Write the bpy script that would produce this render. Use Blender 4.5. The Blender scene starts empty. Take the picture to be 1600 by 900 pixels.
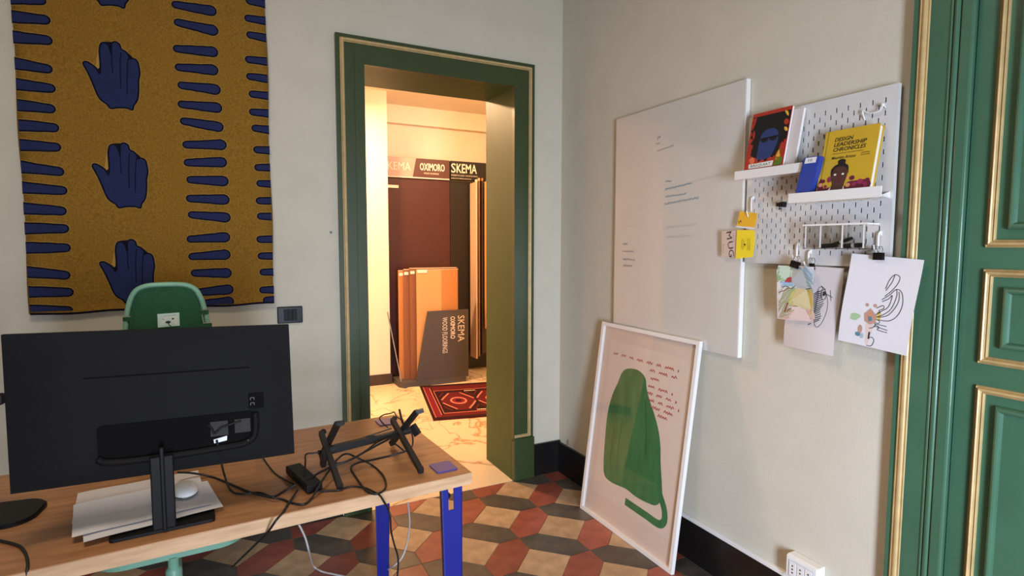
import bpy, bmesh, math, random
from mathutils import Vector, Matrix
random.seed(7)
S = bpy.context.scene
C = S.collection

# ------------------------------------------------------------------ camera, world, light, exposure
cam_d = bpy.data.cameras.new('camera'); cam = bpy.data.objects.new('camera', cam_d); C.objects.link(cam)
cam_d.sensor_width = 36.0; cam_d.lens = 36.0 * 886.4 / 1600.0; cam_d.clip_start = 0.02
yaw, pit, rol = math.radians(26.994), math.radians(4.42), math.radians(0.114)
fw = Vector((math.sin(yaw) * math.cos(pit), math.cos(yaw) * math.cos(pit), -math.sin(pit)))
rt = Vector((math.cos(yaw), -math.sin(yaw), 0)); up = rt.cross(fw)
r2 = rt * math.cos(rol) + up * math.sin(rol); u2 = up * math.cos(rol) - rt * math.sin(rol)
M = Matrix((r2, u2, -fw)).transposed().to_4x4(); M.translation = Vector((-1.887, -3.033, 1.45))
cam.matrix_world = M
S.camera = cam
S.view_settings.view_transform = 'Standard'; S.view_settings.look = 'None'
S.view_settings.gamma = 1.0; S.view_settings.use_curve_mapping = False
S.view_settings.exposure = 0.26

W = bpy.data.worlds.new('world'); S.world = W; W.use_nodes = True
W.node_tree.nodes['Background'].inputs[0].default_value = (0.62, 0.75, 1.0, 1)
W.node_tree.nodes['Background'].inputs[1].default_value = 1.0

def area(name, loc, target, sx, sy, power, col, spread=180):
    d = bpy.data.lights.new(name, 'AREA'); d.shape = 'RECTANGLE'; d.size = sx; d.size_y = sy
    d.energy = power; d.color = col; d.spread = math.radians(spread)
    o = bpy.data.objects.new(name, d); C.objects.link(o); o.location = loc
    o.rotation_euler = (Vector(target) - Vector(loc)).to_track_quat('-Z', 'Y').to_euler()
    return o
# daylight entering through the window behind the camera
area('window_daylight', (-1.75, -4.72, 0.95), (0.0, -1.75, 0.25), 0.55, 1.4, 70, (0.70, 0.81, 1.0), 120)
# warm lamps of the showroom beyond the doorway
area('showroom_lamp', (-1.05, 1.95, 2.88), (-0.95, 1.75, 0), 0.22, 0.22, 84, (1.0, 0.62, 0.33))
area('showroom_lamp', (0.35, 1.75, 2.9), (0.35, 2.9, 0.6), 0.5, 0.3, 26, (1.0, 0.62, 0.34))
# unseen warm fill light, added overhead to lift the walls
area('room_warm_fill', (-2.3, -1.9, 3.15), (-2.3, -1.9, 0), 0.7, 0.7, 20, (1.0, 0.85, 0.67))

# ------------------------------------------------------------------ materials
def lin(c):
    return tuple(((v / 255.0) / 12.92 if v / 255.0 <= 0.04045 else ((v / 255.0 + 0.055) / 1.055) ** 2.4) for v in c) + (1,)
MATS = {}
def mat(name, col, rough=0.6, var=0.0, scale=20.0, bump=0.0, bscale=60.0, metal=0.0, coat=0.0, spec=0.5, col2=None, stretch=None, rnd=0.0, trans=0.0, alpha=1.0):
    m = bpy.data.materials.new(name); m.use_nodes = True
    nt = m.node_tree; b = nt.nodes['Principled BSDF']
    c = lin(col)
    b.inputs['Roughness'].default_value = rough; b.inputs['Metallic'].default_value = metal
    b.inputs['Coat Weight'].default_value = coat; b.inputs['Coat Roughness'].default_value = 0.08
    b.inputs['Specular IOR Level'].default_value = spec
    b.inputs['Transmission Weight'].default_value = trans
    b.inputs['Alpha'].default_value = alpha
    tc = nt.nodes.new('ShaderNodeTexCoord'); mp = nt.nodes.new('ShaderNodeMapping')
    nt.links.new(tc.outputs['Object'], mp.inputs['Vector'])
    if stretch: mp.inputs['Scale'].default_value = stretch
    out = None
    if var > 0 or col2:
        n = nt.nodes.new('ShaderNodeTexNoise'); n.inputs['Scale'].default_value = scale; n.inputs['Detail'].default_value = 5
        nt.links.new(mp.outputs['Vector'], n.inputs['Vector'])
        r = nt.nodes.new('ShaderNodeValToRGB')
        c2 = lin(col2) if col2 else c
        lo = tuple(v * (1 - var) for v in c[:3]) + (1,); hi = tuple(min(1, v * (1 + var)) for v in c2[:3]) + (1,)
        r.color_ramp.elements[0].position = 0.3; r.color_ramp.elements[1].position = 0.7
        r.color_ramp.elements[0].color = lo; r.color_ramp.elements[1].color = hi
        nt.links.new(n.outputs['Fac'], r.inputs['Fac']); out = r.outputs['Color']
    if rnd > 0:
        oi = nt.nodes.new('ShaderNodeObjectInfo'); mr = nt.nodes.new('ShaderNodeMapRange')
        mr.inputs['To Min'].default_value = 1 - rnd; mr.inputs['To Max'].default_value = 1 + rnd
        nt.links.new(oi.outputs['Random'], mr.inputs['Value'])
        hs = nt.nodes.new('ShaderNodeHueSaturation')
        nt.links.new(mr.outputs['Result'], hs.inputs['Value'])
        if out: nt.links.new(out, hs.inputs['Color'])
        else: hs.inputs['Color'].default_value = c
        out = hs.outputs['Color']
    if out: nt.links.new(out, b.inputs['Base Color'])
    else: b.inputs['Base Color'].default_value = c
    if bump > 0:
        n2 = nt.nodes.new('ShaderNodeTexNoise'); n2.inputs['Scale'].default_value = bscale; n2.inputs['Detail'].default_value = 4
        nt.links.new(mp.outputs['Vector'], n2.inputs['Vector'])
        bp = nt.nodes.new('ShaderNodeBump'); bp.inputs['Strength'].default_value = bump; bp.inputs['Distance'].default_value = 0.004
        nt.links.new(n2.outputs['Fac'], bp.inputs['Height']); nt.links.new(bp.outputs['Normal'], b.inputs['Normal'])
    m.diffuse_color = c
    MATS[name] = m
    return m
def wood(name, c1, c2, stretch, scale=9.0, rough=0.45):
    m = mat(name, c1, rough=rough, var=0.12, scale=scale, col2=c2, stretch=stretch, bump=0.05, bscale=30)
    return m

PLASTER = mat('wall_plaster', (206, 200, 183), 0.9, 0.03, 6, 0.25, 140, spec=0.2)
FARWALL = mat('showroom_wall_paint', (240, 226, 204), 0.85, 0.02, 5, 0.1, 120, spec=0.2)
CEIL = mat('ceiling_paint', (225, 220, 210), 0.9)
GREEN = mat('green_enamel', (54, 68, 35), 0.42, 0.06, 8, 0.08, 90)
GREEND = mat('green_enamel_door', (66, 104, 80), 0.30, 0.06, 8, 0.05, 90, coat=0.25)
GOLD = mat('gold_paint', (198, 170, 118), 0.36, 0.12, 25, 0.1, 80, metal=0.15)
BLACKB = mat('black_baseboard', (22, 20, 20), 0.35, 0.1, 15)
BROWNB = mat('brown_baseboard', (62, 44, 34), 0.5, 0.1, 15)
WHITEP = mat('white_plastic', (228, 228, 228), 0.35)
WHITEG = mat('white_lacquer', (232, 231, 228), 0.22, coat=0.3)
WBOARD = mat('whiteboard_enamel', (206, 203, 196), 0.16, 0.015, 3, coat=0.6)
GROUT = mat('floor_grout', (120, 100, 84), 0.8, 0.1, 30)
T_RED = mat('red_cement_tile', (132, 64, 48), 0.36, 0.14, 14, 0.06, 60, rnd=0.14, col2=(144, 76, 60))
T_BLK = mat('charcoal_cement_tile', (66, 60, 54), 0.36, 0.16, 14, 0.06, 60, rnd=0.18, col2=(84, 75, 66))
T_CRM = mat('cream_cement_tile', (164, 134, 102), 0.36, 0.12, 14, 0.06, 60, rnd=0.12, col2=(178, 150, 118))
MARBLE = mat('cream_marble', (222, 200, 165), 0.22, 0.05, 3)
nt = MARBLE.node_tree; _b = nt.nodes['Principled BSDF']
_tc = nt.nodes.new('ShaderNodeTexCoord'); _nz = nt.nodes.new('ShaderNodeTexNoise'); _nz.inputs['Scale'].default_value = 1.7; _nz.inputs['Detail'].default_value = 7
_nz.inputs['Distortion'].default_value = 1.3
_rp = nt.nodes.new('ShaderNodeValToRGB'); _cr = _rp.color_ramp
_cr.elements[0].position = 0.485; _cr.elements[0].color = lin((224, 204, 172)); _cr.elements[1].position = 0.52; _cr.elements[1].color = lin((224, 204, 172))
_e = _cr.elements.new(0.5); _e.color = lin((176, 140, 104))
nt.links.new(_tc.outputs['Object'], _nz.inputs['Vector']); nt.links.new(_nz.outputs['Fac'], _rp.inputs['Fac']); nt.links.new(_rp.outputs['Color'], _b.inputs['Base Color'])
DESK = wood('desk_beech', (160, 108, 68), (176, 124, 80), (1.2, 9, 9), 5.0, 0.38)
DESKE = wood('desk_edge_lit', (204, 162, 120), (212, 172, 132), (1.2, 9, 9), 6.0, 0.5)  # edge lighter than the top: window light on it put into the colour
BLUE = mat('cobalt_blue_steel', (18, 30, 132), 0.42, 0.05, 10, coat=0.1)
VIOLET = mat('violet_blue_plate', (78, 70, 146), 0.35, 0.04, 10)
BLK = mat('black_plastic', (16, 15, 16), 0.5, 0.1, 30, spec=0.22)
BLKM = mat('monitor_shell', (20, 18, 19), 0.62, 0.06, 60, 0.08, 700, spec=0.12)
BLKG = mat('black_gloss', (7, 7, 8), 0.3, spec=0.2)
RECESS = mat('recess_black', (15, 14, 15), 0.8, spec=0.08)
GREY = mat('grey_label', (50, 47, 44), 0.8, 0.1, 60)
PAPER = mat('paper', (222, 220, 224), 0.85, 0.015, 8, 0.08, 30, spec=0.2)
PAPERP = mat('paper_pinkish', (214, 204, 202), 0.85, 0.015, 8, 0.08, 30, spec=0.2)
MINT = mat('mint_green_enamel', (128, 180, 154), 0.4, 0.05, 20)
CHAIRG = mat('green_knit_fabric', (44, 92, 64), 0.85, 0.12, 120, 0.3, 400, spec=0.2)
OCHRE = mat('ochre_wool', (132, 97, 34), 0.95, 0.14, 160, 0.5, 500, spec=0.1, col2=(148, 110, 45))
NAVY = mat('navy_wool', (42, 48, 86), 0.95, 0.14, 160, 0.5, 500, spec=0.1)
NAVYD = mat('dark_navy_wool', (20, 20, 34), 0.95, 0.1, 160, 0.4, 500, spec=0.1)
OCHREL = mat('light_ochre_wool', (172, 134, 66), 0.95, 0.1, 160, 0.4, 500, spec=0.1)
SILVER = mat('steel', (150, 148, 145), 0.3, metal=0.9)
RUGRED = mat('rug_red_pile', (92, 30, 32), 0.95, 0.2, 90, 0.5, 300, spec=0.1)
RUGDK = mat('rug_dark_pile', (46, 24, 26), 0.95, 0.25, 90, 0.5, 300, spec=0.1)
RUGLT = mat('rug_rose_pile', (206, 118, 100), 0.95, 0.15, 90, 0.5, 300, spec=0.1)
RUGBRT = mat('rug_crimson_pile', (112, 32, 42), 0.95, 0.2, 90, 0.5, 300, spec=0.1)
FRINGE = mat('fringe_cotton', (226, 202, 160), 0.9, 0.1, 60)
GLASS = mat('picture_glass', (255, 255, 255), 0.03, trans=1.0, spec=0.5)
_g = GLASS.node_tree.nodes['Principled BSDF']; _g.inputs['IOR'].default_value = 1.3
# thin pane: mostly clear with mirror-like gloss
_gt = GLASS.node_tree; _o = _gt.nodes['Material Output']
_tr = _gt.nodes.new('ShaderNodeBsdfTransparent'); _gl = _gt.nodes.new('ShaderNodeBsdfGlossy'); _gl.inputs['Roughness'].default_value = 0.03
_lw = _gt.nodes.new('ShaderNodeLayerWeight'); _pw = _gt.nodes.new('ShaderNodeMath'); _pw.operation = 'POWER'; _pw.inputs[1].default_value = 5.0
_fr = _gt.nodes.new('ShaderNodeMapRange'); _fr.inputs['To Min'].default_value = 0.045; _fr.inputs['To Max'].default_value = 1.0
_gt.links.new(_lw.outputs['Facing'], _pw.inputs[0]); _gt.links.new(_pw.outputs[0], _fr.inputs['Value']); _mx = _gt.nodes.new('ShaderNodeMixShader')
_gt.links.new(_fr.outputs[0], _mx.inputs[0]); _gt.links.new(_tr.outputs[0], _mx.inputs[1]); _gt.links.new(_gl.outputs[0], _mx.inputs[2]); _gt.links.new(_mx.outputs[0], _o.inputs['Surface'])
ACRYL = GLASS.copy(); ACRYL.name = 'clear_acrylic'
ACRYL.node_tree.nodes['Glossy BSDF'].inputs['Roughness'].default_value = 0.2
ACRYL.node_tree.nodes['Transparent BSDF'].inputs[0].default_value = (0.80, 0.80, 0.79, 1)

def flat(name, col, rough=0.7, **k):
    return MATS.get(name) or mat(name, col, rough, **k)

# ------------------------------------------------------------------ mesh builder
class MB:
    def __init__(s): s.v = []; s.f = []; s.mi = []; s.sm = []
    def add(s, vs, fs, m=0, smooth=False, T=None):
        n = len(s.v)
        s.v += [tuple(T @ Vector(p)) if T else tuple(p) for p in vs]
        s.f += [tuple(i + n for i in f) for f in fs]; s.mi += [m] * len(fs); s.sm += [smooth] * len(fs)
        return s
    def box(s, a, b, m=0, T=None, bev=0.0):
        x0, x1 = sorted((a[0], b[0])); y0, y1 = sorted((a[1], b[1])); z0, z1 = sorted((a[2], b[2]))
        if bev <= 0:
            vs = [(x0, y0, z0), (x1, y0, z0), (x1, y1, z0), (x0, y1, z0), (x0, y0, z1), (x1, y0, z1), (x1, y1, z1), (x0, y1, z1)]
            fs = [(0, 3, 2, 1), (4, 5, 6, 7), (0, 1, 5, 4), (1, 2, 6, 5), (2, 3, 7, 6), (3, 0, 4, 7)]
            return s.add(vs, fs, m, False, T)
        bm = bmesh.new(); bmesh.ops.create_cube(bm, size=1.0)
        for v in bm.verts: v.co = Vector(((x0 + x1) / 2 + v.co.x * (x1 - x0), (y0 + y1) / 2 + v.co.y * (y1 - y0), (z0 + z1) / 2 + v.co.z * (z1 - z0)))
        bmesh.ops.bevel(bm, geom=list(bm.edges), offset=min(bev, 0.49 * min(x1 - x0, y1 - y0, z1 - z0)), segments=2, profile=0.5, affect='EDGES')
        bm.verts.index_update()
        s.add([v.co.copy() for v in bm.verts], [[v.index for v in f.verts] for f in bm.faces], m, False, T); bm.free()
        return s
    def prism(s, poly, P, d0, d1, m=0, side=None):
        # poly of (u,v); P(u,v,d) -> point ; front at d1
        n = len(poly)
        vs = [P(u, v, d0) for u, v in poly] + [P(u, v, d1) for u, v in poly]
        s.add(vs, [tuple(range(n, 2 * n)), tuple(range(n - 1, -1, -1))], m)
        base = len(s.v) - 2 * n
        for i in range(n):
            j = (i + 1) % n
            s.f.append((base + i, base + j, base + n + j, base + n + i)); s.mi.append(m if side is None else side); s.sm.append(False)
        return s
    def poly(s, poly, P, d, m=0):
        return s.add([P(u, v, d) for u, v in poly], [tuple(range(len(poly)))], m)
    def tube(s, pts, r, n=8, m=0, cap=True):
        pts = [Vector(p) for p in pts]
        rs = r if isinstance(r, (list, tuple)) else [r] * len(pts)
        t0 = (pts[1] - pts[0]).normalized(); a = t0.orthogonal().normalized()
        rings = []
        for i, p in enumerate(pts):
            t = (pts[min(i + 1, len(pts) - 1)] - pts[max(i - 1, 0)])
            t = t.normalized() if t.length > 1e-9 else t0
            a = (a - t * a.dot(t)); a = a.normalized() if a.length > 1e-6 else t.orthogonal().normalized()
            b = t.cross(a)
            rings.append([p + (a * math.cos(2 * math.pi * k / n) + b * math.sin(2 * math.pi * k / n)) * rs[i] for k in range(n)])
        vs = [q for R in rings for q in R]; fs = []
        for i in range(len(rings) - 1):
            for k in range(n):
                fs.append((i * n + k, i * n + (k + 1) % n, (i + 1) * n + (k + 1) % n, (i + 1) * n + k))
        s.add(vs, fs, m, True)
        if cap: s.add(rings[0], [tuple(range(n - 1, -1, -1))], m); s.add(rings[-1], [tuple(range(n))], m)
        return s
    def lathe(s, prof, c, n=32, m=0, T=None):
        vs = []; fs = []
        for r, z in prof:
            for k in range(n):
                vs.append((c[0] + r * math.cos(2 * math.pi * k / n), c[1] + r * math.sin(2 * math.pi * k / n), c[2] + z))
        for i in range(len(prof) - 1):
            for k in range(n):
                fs.append((i * n + k, i * n + (k + 1) % n, (i + 1) * n + (k + 1) % n, (i + 1) * n + k))
        s.add(vs, fs, m, True, T)
        s.add(vs[:n], [tuple(range(n - 1, -1, -1))], m, False, T); s.add(vs[-n:], [tuple(range(n))], m, False, T)
        return s
    def bar(s, a, b, w, h, m=0, upv=(0, 0, 1)):
        a = Vector(a); b = Vector(b); t = (b - a).normalized(); u = Vector(upv)
        x = t.cross(u); x = x.normalized() if x.length > 1e-5 else t.orthogonal().normalized(); y = x.cross(t)
        vs = [p + x * sx * w / 2 + y * sy * h / 2 for p in (a, b) for sx, sy in ((-1, -1), (1, -1), (1, 1), (-1, 1))]
        return s.add(vs, [(0, 1, 5, 4), (1, 2, 6, 5), (2, 3, 7, 6), (3, 0, 4, 7), (3, 2, 1, 0), (4, 5, 6, 7)], m)

ORG = {}
def obj(name, mb, mats, parent=None, label=None, cat=None, group=None, kind=None, origin=None):
    o0 = ORG.get(parent.name, Vector((0, 0, 0))) if parent else Vector(origin or (0, 0, 0))
    me = bpy.data.meshes.new(name)
    me.from_pydata([tuple(Vector(p) - o0) for p in mb.v], [], mb.f)
    if not isinstance(mats, (list, tuple)): mats = [mats]
    for m in mats: me.materials.append(m)
    me.polygons.foreach_set('material_index', mb.mi); me.polygons.foreach_set('use_smooth', mb.sm); me.update()
    if name in ('',): raise ValueError
    o = bpy.data.objects.new(name, me); C.objects.link(o)
    if parent: o.parent = parent
    else: o.location = o0
    ORG[o.name] = o0
    tag(o, label, cat, group, kind)
    return o
def tag(o, label=None, cat=None, group=None, kind=None):
    for k, v in (('label', label), ('category', cat), ('group', group), ('kind', kind)):
        if v: o[k] = v
def thing(name, loc, label, cat, group=None, kind=None):
    o = bpy.data.objects.new(name, None); C.objects.link(o); o.location = loc; o.empty_display_size = 0.05
    ORG[o.name] = Vector(loc); tag(o, label, cat, group, kind); return o
def struct(name, loc=(0, 0, 0)):
    return thing(name, loc, None, None, None, 'structure')

def frame_map(o, U, V):
    o = Vector(o); U = Vector(U).normalized(); V = Vector(V).normalized(); N = U.cross(V)
    return lambda u, v, d: o + U * u + V * v + N * d
def spline(pts, k=6):
    pts = [Vector(p) for p in pts]; out = []
    for i in range(len(pts) - 1):
        p0 = pts[max(i - 1, 0)]; p1 = pts[i]; p2 = pts[i + 1]; p3 = pts[min(i + 2, len(pts) - 1)]
        for j in range(k):
            t = j / k
            out.append(0.5 * ((2 * p1) + (p2 - p0) * t + (2 * p0 - 5 * p1 + 4 * p2 - p3) * t * t + (3 * p1 - p0 - 3 * p2 + p3) * t ** 3))
    out.append(pts[-1]); return out
def smooth2(poly, k=4):
    P = [Vector((a, b, 0)) for a, b in poly]; n = len(P); out = []
    for i in range(n):
        p0, p1, p2, p3 = P[i - 1], P[i], P[(i + 1) % n], P[(i + 2) % n]
        for j in range(k):
            t = j / k
            q = 0.5 * ((2 * p1) + (p2 - p0) * t + (2 * p0 - 5 * p1 + 4 * p2 - p3) * t * t + (3 * p1 - p0 - 3 * p2 + p3) * t ** 3)
            out.append((q.x, q.y))
    return out
def area2(p): return sum(p[i][0] * p[(i + 1) % len(p)][1] - p[(i + 1) % len(p)][0] * p[i][1] for i in range(len(p))) / 2
def offset(poly, d):
    n = len(poly); sg = 1 if area2(poly) > 0 else -1; out = []
    for i in range(n):
        a = Vector(poly[i - 1]); b = Vector(poly[i]); c = Vector(poly[(i + 1) % n])
        t = (c - a); t = t.normalized() if t.length > 1e-9 else Vector((1, 0))
        out.append((b.x + sg * t.y * d, b.y - sg * t.x * d))
    return out
def ribbon(mb, pts, w, P, d, m=0):
    pts = [Vector(p) for p in pts]; L = []
    for i, p in enumerate(pts):
        t = pts[min(i + 1, len(pts) - 1)] - pts[max(i - 1, 0)]
        t = t.normalized() if t.length > 1e-9 else Vector((1, 0)); nn = Vector((-t.y, t.x))
        L.append((p + nn * w / 2, p - nn * w / 2))
    vs = [P(q.x, q.y, d) for ab in L for q in ab]
    mb.add(vs, [(2 * i, 2 * i + 1, 2 * i + 3, 2 * i + 2) for i in range(len(pts) - 1)], m)
def spl2(pts, k=6): return [(q.x, q.y) for q in spline([(a, b, 0) for a, b in pts], k)]
def rrect(x0, y0, x1, y1, r, n=5):
    out = []
    for cx, cy, a0 in ((x1 - r, y0 + r, -90), (x1 - r, y1 - r, 0), (x0 + r, y1 - r, 90), (x0 + r, y0 + r, 180)):
        for i in range(n + 1):
            a = math.radians(a0 + 90 * i / n); out.append((cx + r * math.cos(a), cy + r * math.sin(a)))
    return out
def ell(cx, cy, rx, ry, n=20, rot=0):
    c, s_ = math.cos(rot), math.sin(rot)
    return [(cx + rx * math.cos(a) * c - ry * math.sin(a) * s_, cy + rx * math.cos(a) * s_ + ry * math.sin(a) * c) for a in [2 * math.pi * i / n for i in range(n)]]

def text_mb(mb, body, P, x, y, d, width=None, height=None, m=0, bold=0.0, shear=0.0, rot=0):
    cu = bpy.data.curves.new('txt', 'FONT'); cu.body = body; cu.size = 1.0; cu.resolution_u = 2; cu.offset = bold; cu.shear = shear
    to = bpy.data.objects.new('txt', cu); C.objects.link(to)
    me = bpy.data.meshes.new_from_object(to)
    bpy.data.objects.remove(to); bpy.data.curves.remove(cu)
    vs = [v.co.copy() for v in me.vertices]; fs = [tuple(p.vertices) for p in me.polygons]; bpy.data.meshes.remove(me)
    if not vs: return
    x0 = min(v.x for v in vs); x1 = max(v.x for v in vs); y0 = min(v.y for v in vs); y1 = max(v.y for v in vs)
    sy = (height / (y1 - y0)) if height else None; sx = (width / (x1 - x0)) if width else None
    if sx is None: sx = sy
    if sy is None: sy = sx
    c, s_ = math.cos(math.radians(rot)), math.sin(math.radians(rot))
    q = []
    for v in vs:
        a = (v.x - x0) * sx; b = (v.y - y0) * sy
        q.append(P(x + a * c - b * s_, y + a * s_ + b * c, d))
    mb.add(q, fs, m)

# ------------------------------------------------------------------ room shell
DX0, DX1, DZ = -1.209, -0.344, 2.365        # doorway opening
TH = 0.37
def wall_box(mb, a, b): mb.box(a, b)
w = MB(); w.box((-4.4, 0, 0), (DX0 - 0.02, TH - .01, 3.3)); w.box((DX1 + 0.02, 0, 0), (0.3, TH - .01, 3.3)); w.box((DX0 - 0.02, 0, DZ + 0.02), (DX1 + 0.02, TH - .01, 3.3))
wb = obj('wall_back', w, PLASTER, kind='structure')
w = MB(); w.box((0, -4.62, 0), (0.3, 0, 3.3)); obj('wall_right', w, PLASTER, kind='structure')
w = MB(); w.box((-4.55, -4.62, 0), (-4.4, TH, 3.3)); obj('wall_left', w, PLASTER, kind='structure')
w = MB(); w.box((-4.4, -4.8, 0), (-2.7, -4.62, 3.3)); w.box((-1.3, -4.8, 0), (0.3, -4.62, 3.3)); w.box((-2.7, -4.8, 0), (-1.3, -4.62, 0.2)); w.box((-2.7, -4.8, 1.8), (-1.3, -4.62, 3.3))
obj('wall_rear', w, PLASTER, kind='structure')
wn = struct('window_1', (-2.0, -4.7, 0.2))
w = MB()
for a, b in (((-2.7, .2), (-2.64, 1.8)), ((-1.36, .2), (-1.3, 1.8)), ((-2.64, .2), (-1.36, .26)), ((-2.64, 1.74), (-1.36, 1.8)), ((-2.03, .26), (-1.97, 1.74))):
    w.box((a[0], -4.68, a[1]), (b[0], -4.63, b[1]))
obj('window_frame', w, WHITEG, wn)
w = MB(); w.box((-4.4, -4.62, 3.3), (0.3, TH, 3.4)); obj('ceiling', w, CEIL, kind='structure')

# cement tile floor: elongated hexagons around squares, laid at 45 degrees
fl = struct('floor')
w = MB(); w.box((-4.4, -4.62, -0.06), (0.0, 0.0, -0.0025)); obj('grout_bed', w, GROUT, fl)
A0 = Vector((-0.626, -0.141)); d1 = Vector((0.2497, -0.2497)); d2 = Vector((-0.2503, -0.2503)); hs = 0.2 / 0.3535 / 2
def clip(poly, ax, lim, keep_less):
    out = []
    for i in range(len(poly)):
        p, q = poly[i], poly[(i + 1) % len(poly)]
        ip = (p[ax] <= lim) if keep_less else (p[ax] >= lim); iq = (q[ax] <= lim) if keep_less else (q[ax] >= lim)
        if ip: out.append(p)
        if ip != iq:
            t = (lim - p[ax]) / (q[ax] - p[ax]); out.append((p[0] + (q[0] - p[0]) * t, p[1] + (q[1] - p[1]) * t))
    return out
def lat(m, n): return tuple(A0 + d1 * m + d2 * n)
SH = {'sq': [(.5 - hs, .5 - hs), (.5 + hs, .5 - hs), (.5 + hs, .5 + hs), (.5 - hs, .5 + hs)],
      'hx': [(0, 0), (.5 - hs, -(.5 - hs)), (.5 + hs, -(.5 - hs)), (1, 0), (.5 + hs, .5 - hs), (.5 - hs, .5 - hs)],
      'hy': [(0, 0), (.5 - hs, .5 - hs), (.5 - hs, .5 + hs), (0, 1), (-(.5 - hs), .5 + hs), (-(.5 - hs), .5 - hs)]}
share = {}
for i in range(-14, 16):
    for j in range(-12, 18):
        for kd, nm, mt in (('sq', 'cream_square_tile', T_CRM), ('hx', 'charcoal_hexagon_tile', T_BLK), ('hy', 'red_hexagon_tile', T_RED)):
            full = [lat(i + a, j + b) for a, b in SH[kd]]
            p = clip(full, 0, -0.016, True); p = clip(p, 1, -0.02, True) if p else p
            p = clip(p, 0, -3.3, False) if p else p; p = clip(p, 1, -2.9, False) if p else p
            if len(p) < 3 or abs(area2(p)) < 2e-4: continue
            cx = sum(a for a, b in full) / len(full); cy = sum(b for a, b in full) / len(full)
            whole = len(p) == len(full) and abs(abs(area2(p)) - abs(area2(full))) < 1e-7
            zt = random.uniform(-0.0006, 0.0)
            if whole and kd in share:
                o = bpy.data.objects.new(nm, share[kd]); C.objects.link(o); o.parent = fl; o.location = (cx, cy, zt); continue
            p = offset([(a - cx, b - cy) for a, b in p], -0.0014)
            if area2(p) < 0: p = p[::-1]
            w = MB(); w.prism(offset(p, 0), lambda u, v, d: Vector((u, v, d)), -0.012, -0.0012)
            w.poly(p, lambda u, v, d: Vector((u, v, d)), 0.0)
            w = MB(); n = len(p); q = offset(p, -0.0012)
            w.prism(p, lambda u, v, d: Vector((u, v, d)), -0.012, -0.001)
            w.f.pop(0); w.mi.pop(0); w.sm.pop(0)
            w.add([(a, b, -0.001) for a, b in p] + [(a, b, 0) for a, b in q], [(k, (k + 1) % n, n + (k + 1) % n, n + k) for k in range(n)] + [tuple(range(n, 2 * n))])
            o = obj(nm, w, mt, fl); o.location = (cx, cy, zt)
            if whole: share[kd] = o.data

# baseboards
w = MB(); w.box((DX1 + .155, -0.016, 0), (0, 0, 0.2)); w.box((-4.4, -0.016, 0), (DX0 - .15, 0, 0.2)); obj('baseboard_back', w, BLACKB, kind='structure')
w = MB(); w.box((-0.016, -2.01, 0), (0, -0.016, 0.19)); obj('baseboard_right', w, BLACKB, kind='structure')

# ---- doorway casing (trim_1) with linings, gold bead and plinths
t1 = struct('trim_1', ((DX0 + DX1) / 2, 0, 0))
OX0, OX1, OZ = -1.350, -0.208, 2.505
w = MB()
for x0, x1 in ((OX0, DX0), (DX1, OX1)):
    w.box((x0, -0.028, 0.25), (x1, 0.0, OZ)); 
w.box((DX0, -0.028, DZ), (DX1, 0.0, OZ))
# stepped inner fascia
for x0, x1 in ((DX0 - 0.05, DX0), (DX1, DX1 + 0.05)): w.box((x0, -0.033, 0.25), (x1, -0.028, DZ + .05))
w.box((DX0, -0.033, DZ), (DX1, -0.028, DZ + .05))
obj('casing', w, GREEN, t1)
w = MB()
gx0, gx1, gz = OX0 + 0.030, OX1 - 0.030, OZ - 0.030
def goldrail(mb, a, b, wid, ax):
    # three parallel beads
    for off, ww, hh in ((-.36, .28, .006), (0, .40, .011), (.36, .28, .007)):
        if ax == 'z':
            x = a[0] + off * wid; mb.box((x - ww * wid / 2, a[1] - hh, a[2]), (x + ww * wid / 2, a[1], b[2]), bev=.002)
        else:
            z = a[2] + off * wid; mb.box((a[0], a[1] - hh, z - ww * wid / 2), (b[0], a[1], z + ww * wid / 2), bev=.002)
goldrail(w, (gx0, -.028, .285), (gx0, -.028, gz + .009), .02, 'z'); goldrail(w, (gx1, -.028, .285), (gx1, -.028, gz + .009), .02, 'z'); goldrail(w, (gx0, -.028, gz), (gx1, -.028, gz), .02, 'x')
goldrail(w, (DX1 + .004, -.028, .279), (gx1 + .01, -.028, .279), .018, 'x'); goldrail(w, (gx0 - .01, -.028, .279), (DX0 - .004, -.028, .279), .018, 'x')
obj('gold_bead', w, GOLD, t1)
for x0, x1 in ((OX0 - .004, DX0), (DX1, OX1 + .006)):
    w = MB(); w.box((x0, -0.038, 0), (x1, 0, 0.262), bev=.004); obj('plinth_block', w, GREEN, t1)
LINING = mat('green_lining_enamel', (46, 74, 30), 0.5, 0.08, 6, 0.06, 60)
w = MB(); w.box((DX0 - .02, 0, 0), (DX0, TH, DZ + .02)); w.box((DX1, 0, 0), (DX1 + .02, TH, DZ + .02)); obj('jamb_lining', w, LINING, t1)
SOFF = mat('soffit_tan_enamel', (150, 122, 82), 0.4, 0.08, 6)
w = MB(); w.box((DX0, 0, DZ), (DX1, TH, DZ + .02)); obj('soffit_lining', w, LINING, t1)

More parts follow.
